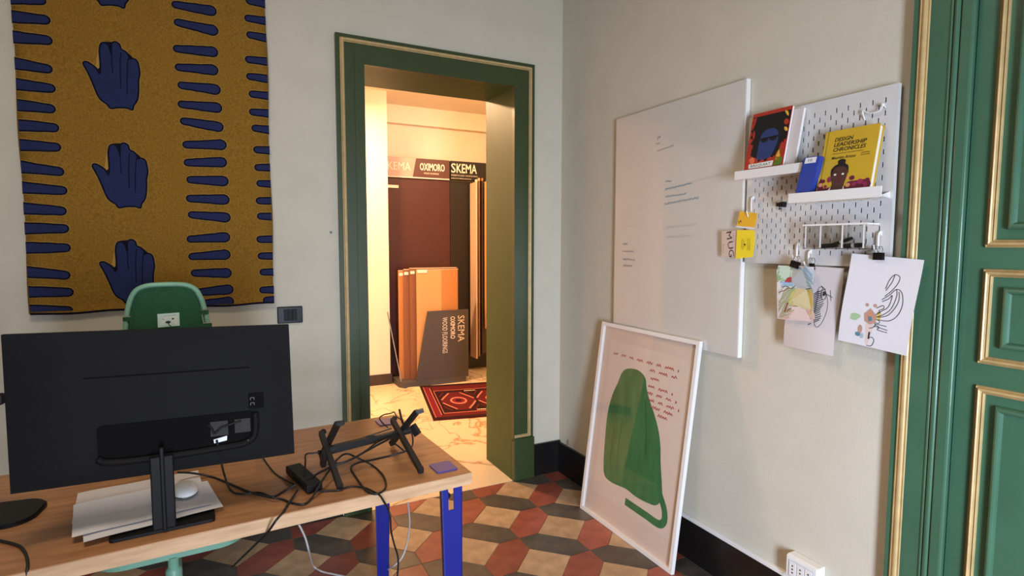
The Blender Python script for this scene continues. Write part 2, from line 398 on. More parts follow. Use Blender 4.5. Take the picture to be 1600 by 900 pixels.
# ------------------------------------------------------------------ showroom beyond the doorway
sf = struct('showroom_floor')
w = MB(); w.box((DX0, 0.0, -0.03), (DX1, TH, 0.001)); w.box((DX0, -0.02, -0.03), (DX1, 0.0, 0.001)); obj('threshold_slab', w, MARBLE, sf)
xs = [-3.2, -2.0, -0.8, 0.4, 1.6]; ys = [TH + .003, 1.55, 2.75, 3.4]
for i in range(4):
    for j in range(3):
        w = MB(); w.box((xs[i] + .0008, ys[j] + .0008, -.03), (xs[i + 1] - .0008, ys[j + 1] - .0008, 0.0)); obj('marble_slab', w, MARBLE, sf)
w = MB(); w.box((-3.2, TH, -.06), (1.6, 3.4, -.031)); obj('screed', w, GROUT, sf)
w = MB(); w.box((-3.3, TH - .01, 0), (DX0 - .02, TH, 3.0)); w.box((DX1 + .02, TH - .01, 0), (1.7, TH, 3.0)); w.box((DX0 - .02, TH - .01, DZ + .02), (DX1 + .02, TH, 3.0)); obj('showroom_wall', w, FARWALL, kind='structure')
w = MB(); w.box((-3.2, 2.72, 0), (-0.372, 3.4, 2.975)); obj('showroom_wall', w, FARWALL, kind='structure')
w = MB(); w.box((-0.372, 3.3, 0), (1.7, 3.45, 2.975)); obj('showroom_wall', w, FARWALL, kind='structure')
w = MB(); w.box((-0.372, 3.22, 2.78), (1.6, 3.3, 2.975)); obj('trim_2', w, FARWALL, kind='structure')
w = MB(); w.box((1.6, TH, 0), (1.75, 3.4, 2.975)); obj('showroom_wall', w, FARWALL, kind='structure')
w = MB(); w.box((-3.35, TH, 0), (-3.2, 3.4, 2.975)); obj('showroom_wall', w, FARWALL, kind='structure')
w = MB(); w.box((-3.35, TH, 2.975), (1.75, 3.45, 3.05)); obj('showroom_ceiling', w, FARWALL, kind='structure')
w = MB(); w.box((-3.2, 2.705, 0), (-0.36, 2.72, 0.108)); obj('showroom_baseboard', w, BROWNB, kind='structure')

PANBR = mat('russet_panel', (68, 29, 20), 0.5, 0.08, 20)
TAUPE = mat('taupe_print', (176, 152, 140), 0.5); BRNP = mat('brown_print', (84, 46, 36), 0.5); BLKP = mat('black_print', (26, 22, 20), 0.5)
CREAMP = mat('cream_print', (240, 226, 206), 0.6); ROSEP = mat('faded_rose_print', (226, 206, 194), 0.6)
P = frame_map((-.36, 2.97, 0), (1, 0, 0), (0, 0, 1))           # normal toward the viewer (-y)
t = thing('display_panel', (0, 3.0, 0), 'tall russet brown flooring display panel under a taupe and brown header board', 'display')
w = MB(); w.box((-.36, 2.985, .02), (.395, 3.03, 2.165)); obj('panel', w, PANBR, t)
w = MB(); w.box((-.36, 2.965, 2.172), (.385, 3.03, 2.372), 0); w.poly([(.325, 2.172), (.745, 2.172), (.745, 2.372), (.365, 2.372)], P, 0.0065, 1); obj('header_board', w, [TAUPE, BRNP], t)
w = MB(); text_mb(w, 'SKEMA', P, .004, 2.235, .0080, .30, .085, 0); obj('lettering', w, ROSEP, t)
w = MB(); text_mb(w, 'OXIMORO', P, .405, 2.245, .0085, .285, .080, 0, bold=.02); obj('lettering', w, CREAMP, t)
w = MB(); text_mb(w, 'WOOD FLOORINGS', P, .45, 2.208, .0085, .17, .018, 0); obj('lettering', w, CREAMP, t)
w = MB(); w.box((-.355, 2.972, 2.045), (-.19, 2.985, 2.075)); obj('label_strip', w, CREAMP, t)
w = MB(); w.box((-.36, 2.962, 2.158), (.385, 2.985, 2.170)); obj('rail', w, ROSEP, t)
# black display with hanging boards
P2 = frame_map((.395, 2.98, 0), (1, 0, 0), (0, 0, 1))
t = thing('display_panel', (.9, 3.0, 0), 'tall black flooring display with white header lettering and hanging sample boards, far right through doorway', 'display')
w = MB(); w.box((.40, 2.985, .02), (1.5, 3.03, 2.15)); obj('panel', w, BLKP, t)
w = MB(); w.box((.40, 2.95, 2.165), (1.5, 3.03, 2.37)); obj('header_board', w, BLKP, t)
P2 = frame_map((.40, 2.95, 0), (1, 0, 0), (0, 0, 1))
w = MB(); text_mb(w, 'S', P2, .0, 2.242, .002, .055, .10, 0); text_mb(w, 'KEMA', P2, .065, 2.242, .002, .245, .10, 0, bold=.012); obj('lettering', w, CREAMP, t)
w = MB(); text_mb(w, 'PAVIMENTI IN LEGNO - WOOD FLOORINGS', P2, .0, 2.206, .002, .32, .013); obj('lettering', w, CREAMP, t)
w = MB(); text_mb(w, 'INTERIOR COVERINGS SOLUTIONS', P2, .0, 2.174, .002, .24, .010); obj('lettering', w, CREAMP, t)
WD = [wood('sample_light_oak', (220, 166, 106), (210, 152, 92), (6, 6, .6), 4), wood('sample_honey_oak', (200, 136, 76), (186, 122, 64), (6, 6, .6), 4), wood('sample_chestnut', (146, 92, 56), (130, 80, 46), (6, 6, .6), 4), wood('sample_grey_oak', (150, 124, 100), (128, 104, 84), (6, 6, .6), 4), wood('sample_dark_walnut', (74, 50, 38), (60, 40, 30), (6, 6, .6), 4)]
PALEW = mat('board_edge_pale', (226, 190, 160), 0.6, 0.05, 30)
for k, (x, y0, zb, zt, mi) in enumerate(((.625, 2.78, .16, 2.13, 0), (.665, 2.80, .18, 2.15, 3), (.705, 2.80, .2, 2.15, 0))):
    tt = thing('sample_board', (x, y0, zb), ['slim pale-edged flooring sample board hanging leftmost on the black display', 'grey oak sample board hanging second on the black display', 'narrow sample board hanging third, close behind the wide honey board'][k], 'board', 'hanging flooring sample boards')
    w = MB(); w.box((x, y0, zb), (x + .016, y0 + .17, zt)); obj('board', w, [PALEW, WD[3], WD[4]][k], tt)
    w = MB(); w.box((x + .002, y0 - .004, zt), (x + .014, y0 + .03, zt + .03)); obj('hanger_clip', w, [CREAMP, PALEW, WD[1]][k], tt)
tt = thing('sample_board', (.75, 2.8, .5), 'wide light oak sample board hanging at right of the black display', 'board', 'hanging flooring sample boards')
w = MB(); w.box((.728, 2.76, .50), (1.05, 2.78, 2.14)); obj('board', w, WD[0], tt)
w = MB(); w.box((.75, 2.75, 2.12), (.88, 2.765, 2.165)); obj('name_tag', w, CREAMP, tt)
tt = thing('sample_board', (.76, 2.86, .2), 'dark walnut sample board hanging low behind the wide light oak board', 'board', 'hanging flooring sample boards')
w = MB(); w.box((.738, 2.86, .2), (.99, 2.88, 1.9)); obj('board', w, WD[4], tt)
# floor stand with boards and angled sign
SGREY = mat('stand_grey', (76, 70, 68), 0.55, 0.04, 30)
t = thing('sample_stand', (0, 2.55, 0), 'grey floor stand with slanted sign plate holding oak sample boards', 'display stand')
w = MB(); w.prism([(-.34, 2.52), (-.30, 2.46), (.365, 2.46), (.385, 2.50), (.385, 2.78), (-.34, 2.78)], lambda u, v, d: Vector((u, v, d)), 0.0, .055); obj('base_plate', w, SGREY, t)
PS = frame_map((-.175, 2.47, .05), (1, 0, 0), (0, 0, 1))
w = MB(); w.prism([(0, 0), (.575, 0), (.575, .715), (.13, .715)], PS, -.02, 0.0); obj('sign_plate', w, SGREY, t)
w = MB(); text_mb(w, 'SKEMA', PS, .455, .655, .002, .275, .075, rot=-90); obj('lettering', w, CREAMP, t)
w = MB(); text_mb(w, 'OXIMORO', PS, .373, .650, .002, .235, .052, bold=.02, rot=-90); obj('lettering', w, CREAMP, t)
w = MB(); text_mb(w, 'WOOD FLOORINGS', PS, .285, .645, .002, .375, .055, rot=-90); obj('lettering', w, CREAMP, t)
w = MB(); w.tube([(-.41, 2.66, .76), (-.31, 2.53, .05)], .006); obj('support_rod', w, SILVER, t)
for k, (x0, mi, yo) in enumerate(((-.30, 1, .10), (-.255, 2, .07), (-.20, 2, .04), (-.14, 0, .0))):
    tt = thing('sample_board', (x0, 2.52 + yo, .055), ['honey oak sample board standing rearmost in the floor stand', 'reddish chestnut sample board standing second from rear in the floor stand', 'chestnut sample board standing just behind the front board of the stand', 'front light oak sample board standing behind the slanted grey sign'][k], 'board', 'sample boards in the floor stand')
    w = MB(); w.box((x0, 2.53 + yo, .056), (.325, 2.548 + yo, 1.175 + .012 * k), 0)
    if k == 3:
        w = MB(); w.box((x0, 2.53, .056), (.125, 2.548, 1.185), 0); w.box((.1255, 2.53, .056), (.305, 2.547, 1.185), 1)
    obj('board', w, [WD[mi], WD[1]], tt)
    w = MB(); w.box((x0 + .002, 2.529 + yo, 1.175 + .012 * k if k < 3 else 1.185), (.31, 2.5485 + yo, 1.182 + .012 * k if k < 3 else 1.19)); obj('top_edge', w, PALEW, tt)
    w = MB(); w.box((x0 + .006, 2.526 + yo, 1.125 + .010 * k), (x0 + (.05 if k < 3 else .11), 2.53 + yo, 1.155 + .010 * k)); obj('name_tag', w, CREAMP, tt)
# rug
def rugmap(u, v, d):   # u from fringe edge to the right (m), v from near edge to far edge 0..1
    a = Vector((-.392, 1.322, 0)); b = Vector((-.150, 2.44, 0)); r_ = Vector((1, -.21, 0)).normalized()
    return a + (b - a) * v + r_ * u + Vector((0, 0, d))
t = thing('rug', (.2, 1.9, 0), 'red patterned oriental rug with cream fringe on marble floor', 'rug')
w = MB(); w.prism([(0, 0), (1.35, 0), (1.35, 1), (0, 1)], rugmap, .001, .010); obj('pile', w, RUGRED, t)
w = MB()
def rr_(u0, v0, u1, v1, d, m): w.poly([(u0, v0), (u1, v0), (u1, v1), (u0, v1)], rugmap, d, m)
rr_(0, 0, 1.35, .05, .0108, 0); rr_(0, .95, 1.35, 1, .0108, 0); rr_(0, .0, .022, 1, .0110, 0); rr_(.027, .05, .033, .95, .0112, 1); rr_(.037, .05, .078, .95, .0112, 3)
rr_(.083, .10, .090, .90, .0112, 1); rr_(.092, .10, .108, .90, .0112, 0); rr_(.110, .12, .115, .80, .0114, 1)
rr_(.118, .15, 1.3, .78, .0112, 0); rr_(.118, .13, 1.3, .142, .0112, 1); rr_(.118, .79, 1.3, .80, .0112, 1)
for cx in (.297, .630, .963, 1.29):
    cy = .455
    w.poly([(cx - .165, cy), (cx - .06, cy + .26), (cx + .06, cy + .26), (cx + .165, cy), (cx + .06, cy - .26), (cx - .06, cy - .26)], rugmap, .0114, 2)
    w.poly(ell(cx, cy, .078, .105, 18), rugmap, .0120, 1); w.poly(ell(cx, cy, .060, .075, 18), rugmap, .0124, 3); w.poly(ell(cx, cy, .030, .036, 10), rugmap, .0126, 0)
    for sx, sy in ((1, 1), (-1, 1), (1, -1), (-1, -1)):
        ribbon(w, [(cx + sx * .150, cy + sy * .04), (cx + sx * .120, cy + sy * .11), (cx + sx * .055, cy + sy * .235)], .017, rugmap, .0122, 1)
        ribbon(w, [(cx + sx * .158, cy + sy * .14), (cx + sx * .100, cy + sy * .27)], .010, rugmap, .0122, 3)
    for k in range(7):
        for sy in (-1, 1): w.poly(ell(cx + .115 + k * .016, cy + sy * .285, .007, .014, 6), rugmap, .0126, 4)
obj('woven_pattern', w, [RUGDK, RUGLT, RUGRED, RUGBRT, FRINGE], t)
w = MB(); rr = random.Random(3)
for k in range(70):
    v = (k + .5) / 70; L = rr.uniform(.05, .13); a = rugmap(0.004, v, .006); b = rugmap(-L * .5, v + rr.uniform(-.01, .01), .005); c = rugmap(-L, v + rr.uniform(-.02, .02), .0035)
    w.tube([a, b, c], [.0035, .003, .002], 5)
obj('fringe', w, FRINGE, t, kind='stuff')

# ------------------------------------------------------------------ back wall: tapestry, switch, plug
HAND = [(-2.383, 2.207), (-2.373, 2.214), (-2.357, 2.205), (-2.342, 2.192), (-2.331, 2.17), (-2.324, 2.185), (-2.323, 2.227), (-2.324, 2.265), (-2.319, 2.293), (-2.308, 2.302), (-2.295, 2.293), (-2.288, 2.271), (-2.283, 2.247), (-2.281, 2.28), (-2.28, 2.299), (-2.27, 2.311), (-2.255, 2.304), (-2.249, 2.284), (-2.233, 2.275), (-2.224, 2.261), (-2.22, 2.245), (-2.207, 2.25), (-2.193, 2.242), (-2.188, 2.219), (-2.186, 2.191), (-2.192, 2.159), (-2.193, 2.127), (-2.199, 2.079), (-2.214, 2.053), (-2.219, 2.034), (-2.236, 2.04), (-2.27, 2.039), (-2.297, 2.033), (-2.306, 2.047), (-2.328, 2.064), (-2.34, 2.086), (-2.354, 2.131), (-2.368, 2.171)]
CENTER = [(-2.050, 2.59, -1.885, 2.60), (-2.048, 2.507, -1.882, 2.508), (-2.042, 2.432, -1.878, 2.422), (-2.05, 2.317, -1.882, 2.325), (-2.046, 2.237, -1.884, 2.244), (-2.038, 2.16, -1.877, 2.158), (-2.041, 2.076, -1.874, 2.076), (-2.035, 2.002, -1.871, 1.99), (-2.029, 1.898, -1.861, 1.909), (-2.027, 1.818, -1.862, 1.829), (-2.019, 1.741, -1.858, 1.742), (-2.024, 1.656, -1.857, 1.656), (-2.019, 1.582, -1.855, 1.573), (-2.028, 1.47, -1.86, 1.48), (-2.024, 1.39, -1.861, 1.398), (-2.017, 1.314, -1.859, 1.311), (-2.018, 1.223, -1.854, 1.233), (-2.015, 1.168, -1.854, 1.175)]
LEFT = [(-2.62, 2.52, -2.5, 2.52), (-2.622, 2.426, -2.503, 2.439), (-2.626, 2.355, -2.493, 2.364), (-2.63, 2.277, -2.49, 2.283), (-2.635, 2.18, -2.496, 2.168), (-2.639, 2.094, -2.49, 2.091), (-2.644, 2.013, -2.494, 2.007), (-2.648, 1.929, -2.486, 1.931), (-2.652, 1.849, -2.483, 1.851), (-2.625, 1.766, -2.477, 1.75), (-2.629, 1.68, -2.47, 1.672), (-2.634, 1.597, -2.476, 1.586), (-2.638, 1.51, -2.471, 1.512), (-2.642, 1.43, -2.469, 1.431), (-2.647, 1.34, -2.475, 1.315), (-2.651, 1.251, -2.467, 1.242), (-2.655, 1.176, -2.473, 1.164)]
RIGHT = [(-1.75, 2.665, -1.614, 2.665), (-1.748, 2.584, -1.614, 2.581), (-1.756, 2.503, -1.616, 2.508), (-1.75, 2.428, -1.619, 2.422), (-1.759, 2.314, -1.622, 2.319), (-1.756, 2.236, -1.624, 2.236), (-1.748, 2.156, -1.626, 2.158), (-1.749, 2.073, -1.628, 2.075), (-1.741, 1.998, -1.631, 1.993), (-1.736, 1.898, -1.633, 1.899), (-1.734, 1.814, -1.604, 1.824), (-1.727, 1.739, -1.607, 1.74), (-1.732, 1.656, -1.609, 1.661), (-1.729, 1.582, -1.611, 1.58), (-1.735, 1.471, -1.614, 1.475), (-1.732, 1.39, -1.616, 1.39), (-1.726, 1.312, -1.618, 1.311), (-1.73, 1.225, -1.621, 1.225), (-1.715, 1.175, -1.622, 1.176)]
TX0, TX1, TZ0, TZ1 = -2.612, -1.667, 1.152, 2.80
def wave(x, z): return -0.020 - 0.004 * math.sin(x * 7 + z * 1.3) - 0.003 * math.sin(z * 5 + x * 2) - 0.004 * max(0, (1.4 - z))
def tapP(u, v, d): return Vector((u, wave(u, v) - d, v))
t = thing('tapestry', (-2.14, 0, 1.15), 'ochre woven wall tapestry with navy blue hands and bars', 'tapestry')
w = MB(); nx, nz = 20, 36
for face in (0, 1):
    vs = []
    for j in range(nz + 1):
        for i in range(nx + 1):
            x = TX0 + (TX1 - TX0) * i / nx; z = TZ0 + (TZ1 - TZ0) * j / nz
            if j == 0: z += .008 * (x - TX0) / .945 + .003 * math.sin(x * 21)
            x += 0.004 * math.sin(z * 9) if i in (0, nx) else 0
            vs.append(tapP(x, z, 0 if face == 0 else -.007))
    fs = [(j * (nx + 1) + i, j * (nx + 1) + i + 1, (j + 1) * (nx + 1) + i + 1, (j + 1) * (nx + 1) + i) for j in range(nz) for i in range(nx)]
    w.add(vs, fs if face == 0 else [f[::-1] for f in fs], 0, True)
# edge strips
n1 = (nx + 1) * (nz + 1)
for j in range(nz):
    for i in (0, nx):
        a, b = j * (nx + 1) + i, (j + 1) * (nx + 1) + i; w.f.append((a, b, b + n1, a + n1)); w.mi.append(0); w.sm.append(False)
for i in range(nx):
    for j in (0, nz):
        a, b = j * (nx + 1) + i, j * (nx + 1) + i + 1; w.f.append((a, b, b + n1, a + n1)); w.mi.append(0); w.sm.append(False)
obj('woven_field', w, OCHRE, t)
w = MB(); hem = [(TX0 + .002 + (TX1 - TX0 - .004) * i / 24) for i in range(25)]
w.tube([tapP(x, TZ0 + .008 * (x - TX0) / .945 + .003 * math.sin(x * 21), .001) for x in hem], .005, 6); obj('hem', w, NAVYD, t)
def motif(name, poly):
    w = MB()
    def cl(p): 
        p = clip(p, 0, TX1 - .001, True); p = clip(p, 0, TX0 + .001, False); p = clip(p, 1, TZ0 + .012, False); return clip(p, 1, TZ1 - .01, True)
    for dd, off, m in ((.0014, .0078, 2), (.0022, .0056, 1), (.003, -.0010, 0)):
        q = cl(offset(poly, off))
        if len(q) < 3: return
        if area2(q) < 0: q = q[::-1]
        w.poly(q, tapP, dd, m)
    obj(name, w, [NAVY, NAVYD, OCHREL], t)
HS = smooth2(HAND, 3)
for dx, dz in ((-.012, .4255), (0, 0), (.012, -.4255), (.021, -.846)):
    motif('hand_motif', [(x + dx, z + dz) for x, z in HS])
    w = MB()
    for ln in ([(-2.283, 2.247), (-2.284, 2.215), (-2.282, 2.180)], [(-2.249, 2.27), (-2.253, 2.235), (-2.255, 2.185), (-2.256, 2.12)], [(-2.224, 2.25), (-2.228, 2.215), (-2.231, 2.17), (-2.234, 2.10)]):
        if max(z for x, z in ln) + dz < TZ1 - .02: ribbon(w, [(x + dx, z + dz) for x, z in ln], .0035, tapP, .0036)
    if w.v: obj('finger_lines', w, NAVYD, t)
rb = random.Random(5)
def barpoly(x0, z0, x1, z1, h0, h1):
    pts = []
    n = 7
    L = Vector((x1 - x0, z1 - z0)); T = L.normalized(); N = Vector((-T.y, T.x)); a = Vector((x0, z0))
    for i in range(n + 1):
        s = i / n; h = (h0 + (h1 - h0) * s) / 2 * (1 + rb.uniform(-.06, .06)); p = a + L * s - N * h; pts.append((p.x, p.y))
    for k in range(1, 5):
        an = -math.pi / 2 + math.pi * k / 5; p = a + L + T * math.cos(an) * h1 / 2 + N * math.sin(an) * h1 / 2; pts.append((p.x, p.y))
    for i in range(n, -1, -1):
        s = i / n; h = (h0 + (h1 - h0) * s) / 2 * (1 + rb.uniform(-.06, .06)); p = a + L * s + N * h; pts.append((p.x, p.y))
    for k in range(1, 5):
        an = math.pi / 2 + math.pi * k / 5; p = a + T * math.cos(an) * h0 / 2 + N * math.sin(an) * h0 / 2; pts.append((p.x, p.y))
    return pts
for b in CENTER: motif('bar_motif', barpoly(b[0] + .012, b[1], b[2] - .016, b[3], .024, .039))
for b in LEFT: motif('bar_motif', barpoly(b[0] - .03, b[1], b[2] - .012, b[3], .046, .029))
for b in RIGHT: motif('bar_motif', barpoly(b[0] + .012, b[1], b[2] + .05, b[3], .024, .038))

t = thing('light_switch', (-1.596, 0, 1.05), 'glossy black light switch plate on cream wall beside tapestry', 'switch')
w = MB(); w.box((-1.655, -.012, 1.052), (-1.536, 0, 1.136), bev=.004); obj('cover_plate', w, BLKG, t)
w = MB(); w.box((-1.643, -.0135, 1.062), (-1.627, -.012, 1.126)); obj('plate_bevel', w, BLKG, t)
w = MB(); w.box((-1.564, -.0135, 1.062), (-1.548, -.012, 1.126)); obj('plate_bevel', w, BLKG, t)
for k in range(3):
    w = MB(); x = -1.625 + k * .0205; w.box((x, -.0165, 1.066), (x + .0195, -.012, 1.122), bev=.0015); obj('rocker_button', w, BLK, t)
w = MB(); w.tube([(-1.388, 0, 1.509), (-1.388, -.008, 1.509)], .006, 10); obj('wall_plug', w, flat('grey_plug', (120, 124, 120)), label='small grey wall plug in cream wall left of green doorway', cat='wall plug', origin=(-1.388, 0, 1.509))

# ------------------------------------------------------------------ right wall: whiteboard
t = thing('whiteboard', (0, -1.0, .985), 'large frameless glossy whiteboard with faded marker notes on right wall', 'whiteboard')
w = MB(); w.box((-.024, -1.405, .988), (-.004, -.578, 2.103), bev=.002); obj('board', w, WBOARD, t)
w = MB()
w.box((-.0245, -1.412, .988), (-.003, -1.4055, 2.103)); obj('edge_strip', w, WHITEG, t)
PB = frame_map((-.0245, 0, 0), (0, -1, 0), (0, 0, 1))      # u = -y, v = z
TEAL = mat('marker_teal', (112, 146, 164), 0.6); GREYM = mat('marker_grey', (150, 146, 150), 0.6); FAINT = mat('marker_faint', (190, 194, 188), 0.6)
rs = random.Random(11)
def scrawl(mb, u0, v0, u1, v1, h, wd, m=0):
    n = int(abs(u1 - u0) / .0065) + 2; pts = []
    for i in range(n):
        s = i / (n - 1); pts.append((u0 + (u1 - u0) * s + rs.uniform(-.003, .003), v0 + (v1 - v0) * s + (h if i % 2 else -h) * rs.uniform(.3, 1)))
    pts = spl2(pts, 2); ribbon(mb, pts, wd, PB, .0006, m)
w = MB()
scrawl(w, .96, 1.745, 1.0, 1.744, .005, .003); scrawl(w, .96, 1.708, 1.13, 1.722, .006, .0035); scrawl(w, 1.14, 1.727, 1.28, 1.742, .003, .0025, 2)
scrawl(w, .965, 1.673, 1.10, 1.678, .005, .003); scrawl(w, .96, 1.640, 1.17, 1.655, .006, .003)
obj('marker_note', w, [TEAL, GREYM, FAINT], t); w = MB()
scrawl(w, .90, 1.893, 1.01, 1.905, .004, .003, 1); scrawl(w, .89, 1.926, .915, 1.93, .008, .003, 1); scrawl(w, .90, 1.953, .92, 1.96, .01, .003, 1)
obj('marker_note', w, [TEAL, GREYM, FAINT], t); w = MB()
scrawl(w, .975, 1.53, 1.16, 1.54, .006, .004, 2); scrawl(w, .975, 1.485, 1.13, 1.49, .008, .004, 2)
obj('marker_note', w, [TEAL, GREYM, FAINT], t); w = MB()
scrawl(w, .65, 1.452, .69, 1.45, .007, .003, 1); scrawl(w, .65, 1.415, .74, 1.415, .005, .003, 1); scrawl(w, .65, 1.375, .75, 1.37, .006, .003, 1); scrawl(w, .655, 1.34, .73, 1.34, .006, .003, 1)
obj('marker_note', w, [TEAL, GREYM, FAINT], t); w = MB(); scrawl(w, .67, 1.545, .72, 1.54, .003, .003, 2)
obj('marker_note', w, [TEAL, GREYM, FAINT], t)

# ------------------------------------------------------------------ pegboard
PEGM = mat('pegboard_white', (208, 206, 204), 0.45, 0.01, 10)
t = thing('pegboard', (0, -1.71, 1.38), 'white metal pegboard with vertical slots on right wall', 'pegboard')
Y0, Y1, Z0, Z1, XF = -1.985, -1.430, 1.378, 1.945, -.0255
PP = frame_map((XF, 0, 0), (0, -1, 0), (0, 0, 1))
w = MB(); ncx, ncz = 27, 27; mu = ((Y1 - Y0) - ncx * .02) / 2; mv = ((Z1 - Z0) - ncz * .02) / 2; ua, va = -Y1, Z0
for i in range(ncx):
    for j in range(ncz):
        u0, v0 = ua + mu + i * .02, va + mv + j * .02
        if (i + j) % 2 == 0 and 0 < i < ncx - 1 and 0 < j < ncz - 1:
            a = [(u0, v0), (u0 + .02, v0), (u0 + .02, v0 + .02), (u0, v0 + .02)]; cx, cz = u0 + .01, v0 + .01
            b = [(cx - .0028, cz - .008), (cx + .0028, cz - .008), (cx + .0028, cz + .008), (cx - .0028, cz + .008)]
            vs = [PP(u, v, 0) for u, v in a] + [PP(u, v, 0) for u, v in b] + [PP(u, v, -.005) for u, v in b]
            w.add(vs, [(k, (k + 1) % 4, 4 + (k + 1) % 4, 4 + k) for k in range(4)] + [(4 + k, 4 + (k + 1) % 4, 8 + (k + 1) % 4, 8 + k) for k in range(4)])
        else: w.poly([(u0, v0), (u0 + .02, v0), (u0 + .02, v0 + .02), (u0, v0 + .02)], PP, 0)
U0, U1 = -Y1, -Y0
for a, b, c, d in ((U0, Z0, U1, Z0 + mv), (U0, Z1 - mv, U1, Z1), (U0, Z0 + mv, U0 + mu, Z1 - mv), (U1 - mu, Z0 + mv, U1, Z1 - mv)): w.poly([(a, b), (c, b), (c, d), (a, d)], PP, 0)
for a, b in (((U0, Z0), (U1, Z0)), ((U1, Z0), (U1, Z1)), ((U1, Z1), (U0, Z1)), ((U0, Z1), (U0, Z0))):
    w.add([PP(*a, 0), PP(*a, -.014), PP(*b, -.014), PP(*b, 0)], [(0, 1, 2, 3)])
obj('perforated_sheet', w, PEGM, t)
for y in (Y0 + .05, Y1 - .05):
    for z in (Z0 + .05, Z1 - .05): w = MB(); w.tube([(0, y, z), (XF + .001, y, z)], .008, 10); obj('wall_spacer', w, WHITEP, t)
def ledge(y0, y1, z, xl, label):
    t = thing('pegboard_shelf', (-.03, (y0 + y1) / 2, z), label, 'shelf', 'pegboard shelves')
    w = MB(); w.prism([(-xl, y0), (-xl, y1), (-XF, y1 - .018), (-XF, y0 + .030)], lambda u, v, d: Vector((-u, v, d)), z - .002, z); obj('tray', w, WHITEG, t)
    w = MB(); w.box((xl - .003, y0 - .002, z - .003), (xl, y1 + .002, z + .030), bev=.001); obj('front_lip', w, WHITEG, t)
    for y in (y0 + .032, y1 - .022):
        w = MB(); w.prism([(-xl - .03, z), (-XF, z), (-XF, z + .02)], lambda u, v, d: Vector((-u, y + d, v)), 0, .002); obj('end_bracket', w, WHITEG, t)
ledge(-1.727, -1.441, 1.702, -.105, 'upper left white pegboard shelf holding the red and black book')
ledge(-2.007, -1.696, 1.5965, -.125, 'lower right white pegboard shelf holding the yellow book')

# book with red, black and blue cover
def book_frame(y0, z0, wd, ht, xb, xt, th):
    V = Vector((xt - xb, 0, math.sqrt(ht * ht - (xt - xb) ** 2))); return frame_map((xb, y0, z0), (0, -1, 0), V)
CR = mat('cover_red', (176, 50, 34), 0.35); CB = mat('cover_black', (20, 18, 22), 0.35); CBL = mat('cover_slate_blue', (44, 60, 112), 0.35); CY = mat('cover_yellow_print', (226, 176, 60), 0.35); CGN = mat('cover_green_print', (92, 120, 40), 0.35); COR = mat('cover_salmon', (226, 110, 76), 0.35); PAGES = mat('book_pages', (236, 232, 226), 0.8)
PK = book_frame(-1.472, 1.7035, .172, .236, -.101, -.054, .012)
t = thing('book', (-.1, -1.58, 1.693), 'thin art book with blue face and black hair on red cover, on upper shelf', 'book')
w = MB(); w.prism([(0.001, 0), (.168, 0), (.168, .248), (.001, .248)], PK, -.010, -.0015); obj('page_block', w, PAGES, t)
w = MB(); w.prism([(0, 0), (.169, 0), (.169, .249), (0, .249)], PK, -.0012, 0.0005); obj('cover', w, CR, t)
PKs = lambda u, v, d: PK(min(max(u, .001), .168), min(v * .90 + .030, .2350), d)
w = MB()
hair = []
for k in range(44):
    a = 2 * math.pi * k / 44; rr_ = (.108 if k % 2 else .090) * (1 + .12 * math.sin(3 * a + .6)); hair.append((.092 + rr_ * math.cos(a) * .95, .155 + rr_ * math.sin(a) * 1.12))
w.poly([(max(.002, min(.167, a)), max(.002, min(.247, b))) for a, b in hair], PKs, .0008, 0)
w.poly([(.020, .06), (.05, .045), (.13, .045), (.150, .10), (.150, .17), (.03, .17)], PKs, .0009, 0)
w.poly(smooth2([(.055, .040), (.105, .040), (.125, .075), (.132, .120), (.120, .155), (.088, .165), (.058, .150), (.050, .110), (.050, .07)], 3), PKs, .0012, 1)
w.poly(ell(.073, .118, .016, .009, 12), PKs, .0015, 0); w.poly(ell(.110, .120, .016, .009, 12), PKs, .0015, 0)
w.poly([(.050, .128), (.130, .131), (.130, .125), (.050, .121)], PKs, .0015, 0)
for (x, y, a, b, m, ro) in ((.012, .03, .012, .02, 4, .3), (.03, .035, .015, .018, 5, 0), (.145, .045, .009, .03, 2, -.2), (.155, .07, .010, .03, 4, .1), (.012, .20, .006, .03, 4, -.2), (.15, .22, .005, .02, 2, .5), (.155, .18, .010, .014, 4, .4), (.10, .235, .012, .007, 5, 0), (.158, .15, .006, .012, 2, .6), (.02, .15, .005, .02, 4, .1)):
    w.poly(ell(x, y, a, b, 8, ro), PKs, .0016, m)
w.poly([(.13, .004), (.164, .004), (.164, .035), (.135, .04)], PKs, .0016, 3)
w.poly([(.022, .004), (.126, .004), (.128, .026), (.020, .022)], PKs, .0018, 6)
text_mb(w, 'BASQUIAT', PKs, .030, .007, .0022, .088, .013, 0)
obj('cover_print', w, [CB, CBL, CY, CGN, CR, COR, PAGES], t)
PK2 = book_frame(-1.512, 1.7035, .165, .232, -.088, -.041, .012)
t = thing('book', (-.08, -1.62, 1.693), 'pale white book leaning just behind the red and black art book', 'book')
w = MB(); w.prism([(0, 0), (.165, 0), (.165, .235), (0, .235)], PK2, -.012, -.001); obj('page_block', w, PAGES, t)
w = MB(); w.prism([(0, -.0005), (.166, -.0005), (.166, .236), (0, .236)], PK2, -.001, .0005); obj('cover', w, PAPERP, t)
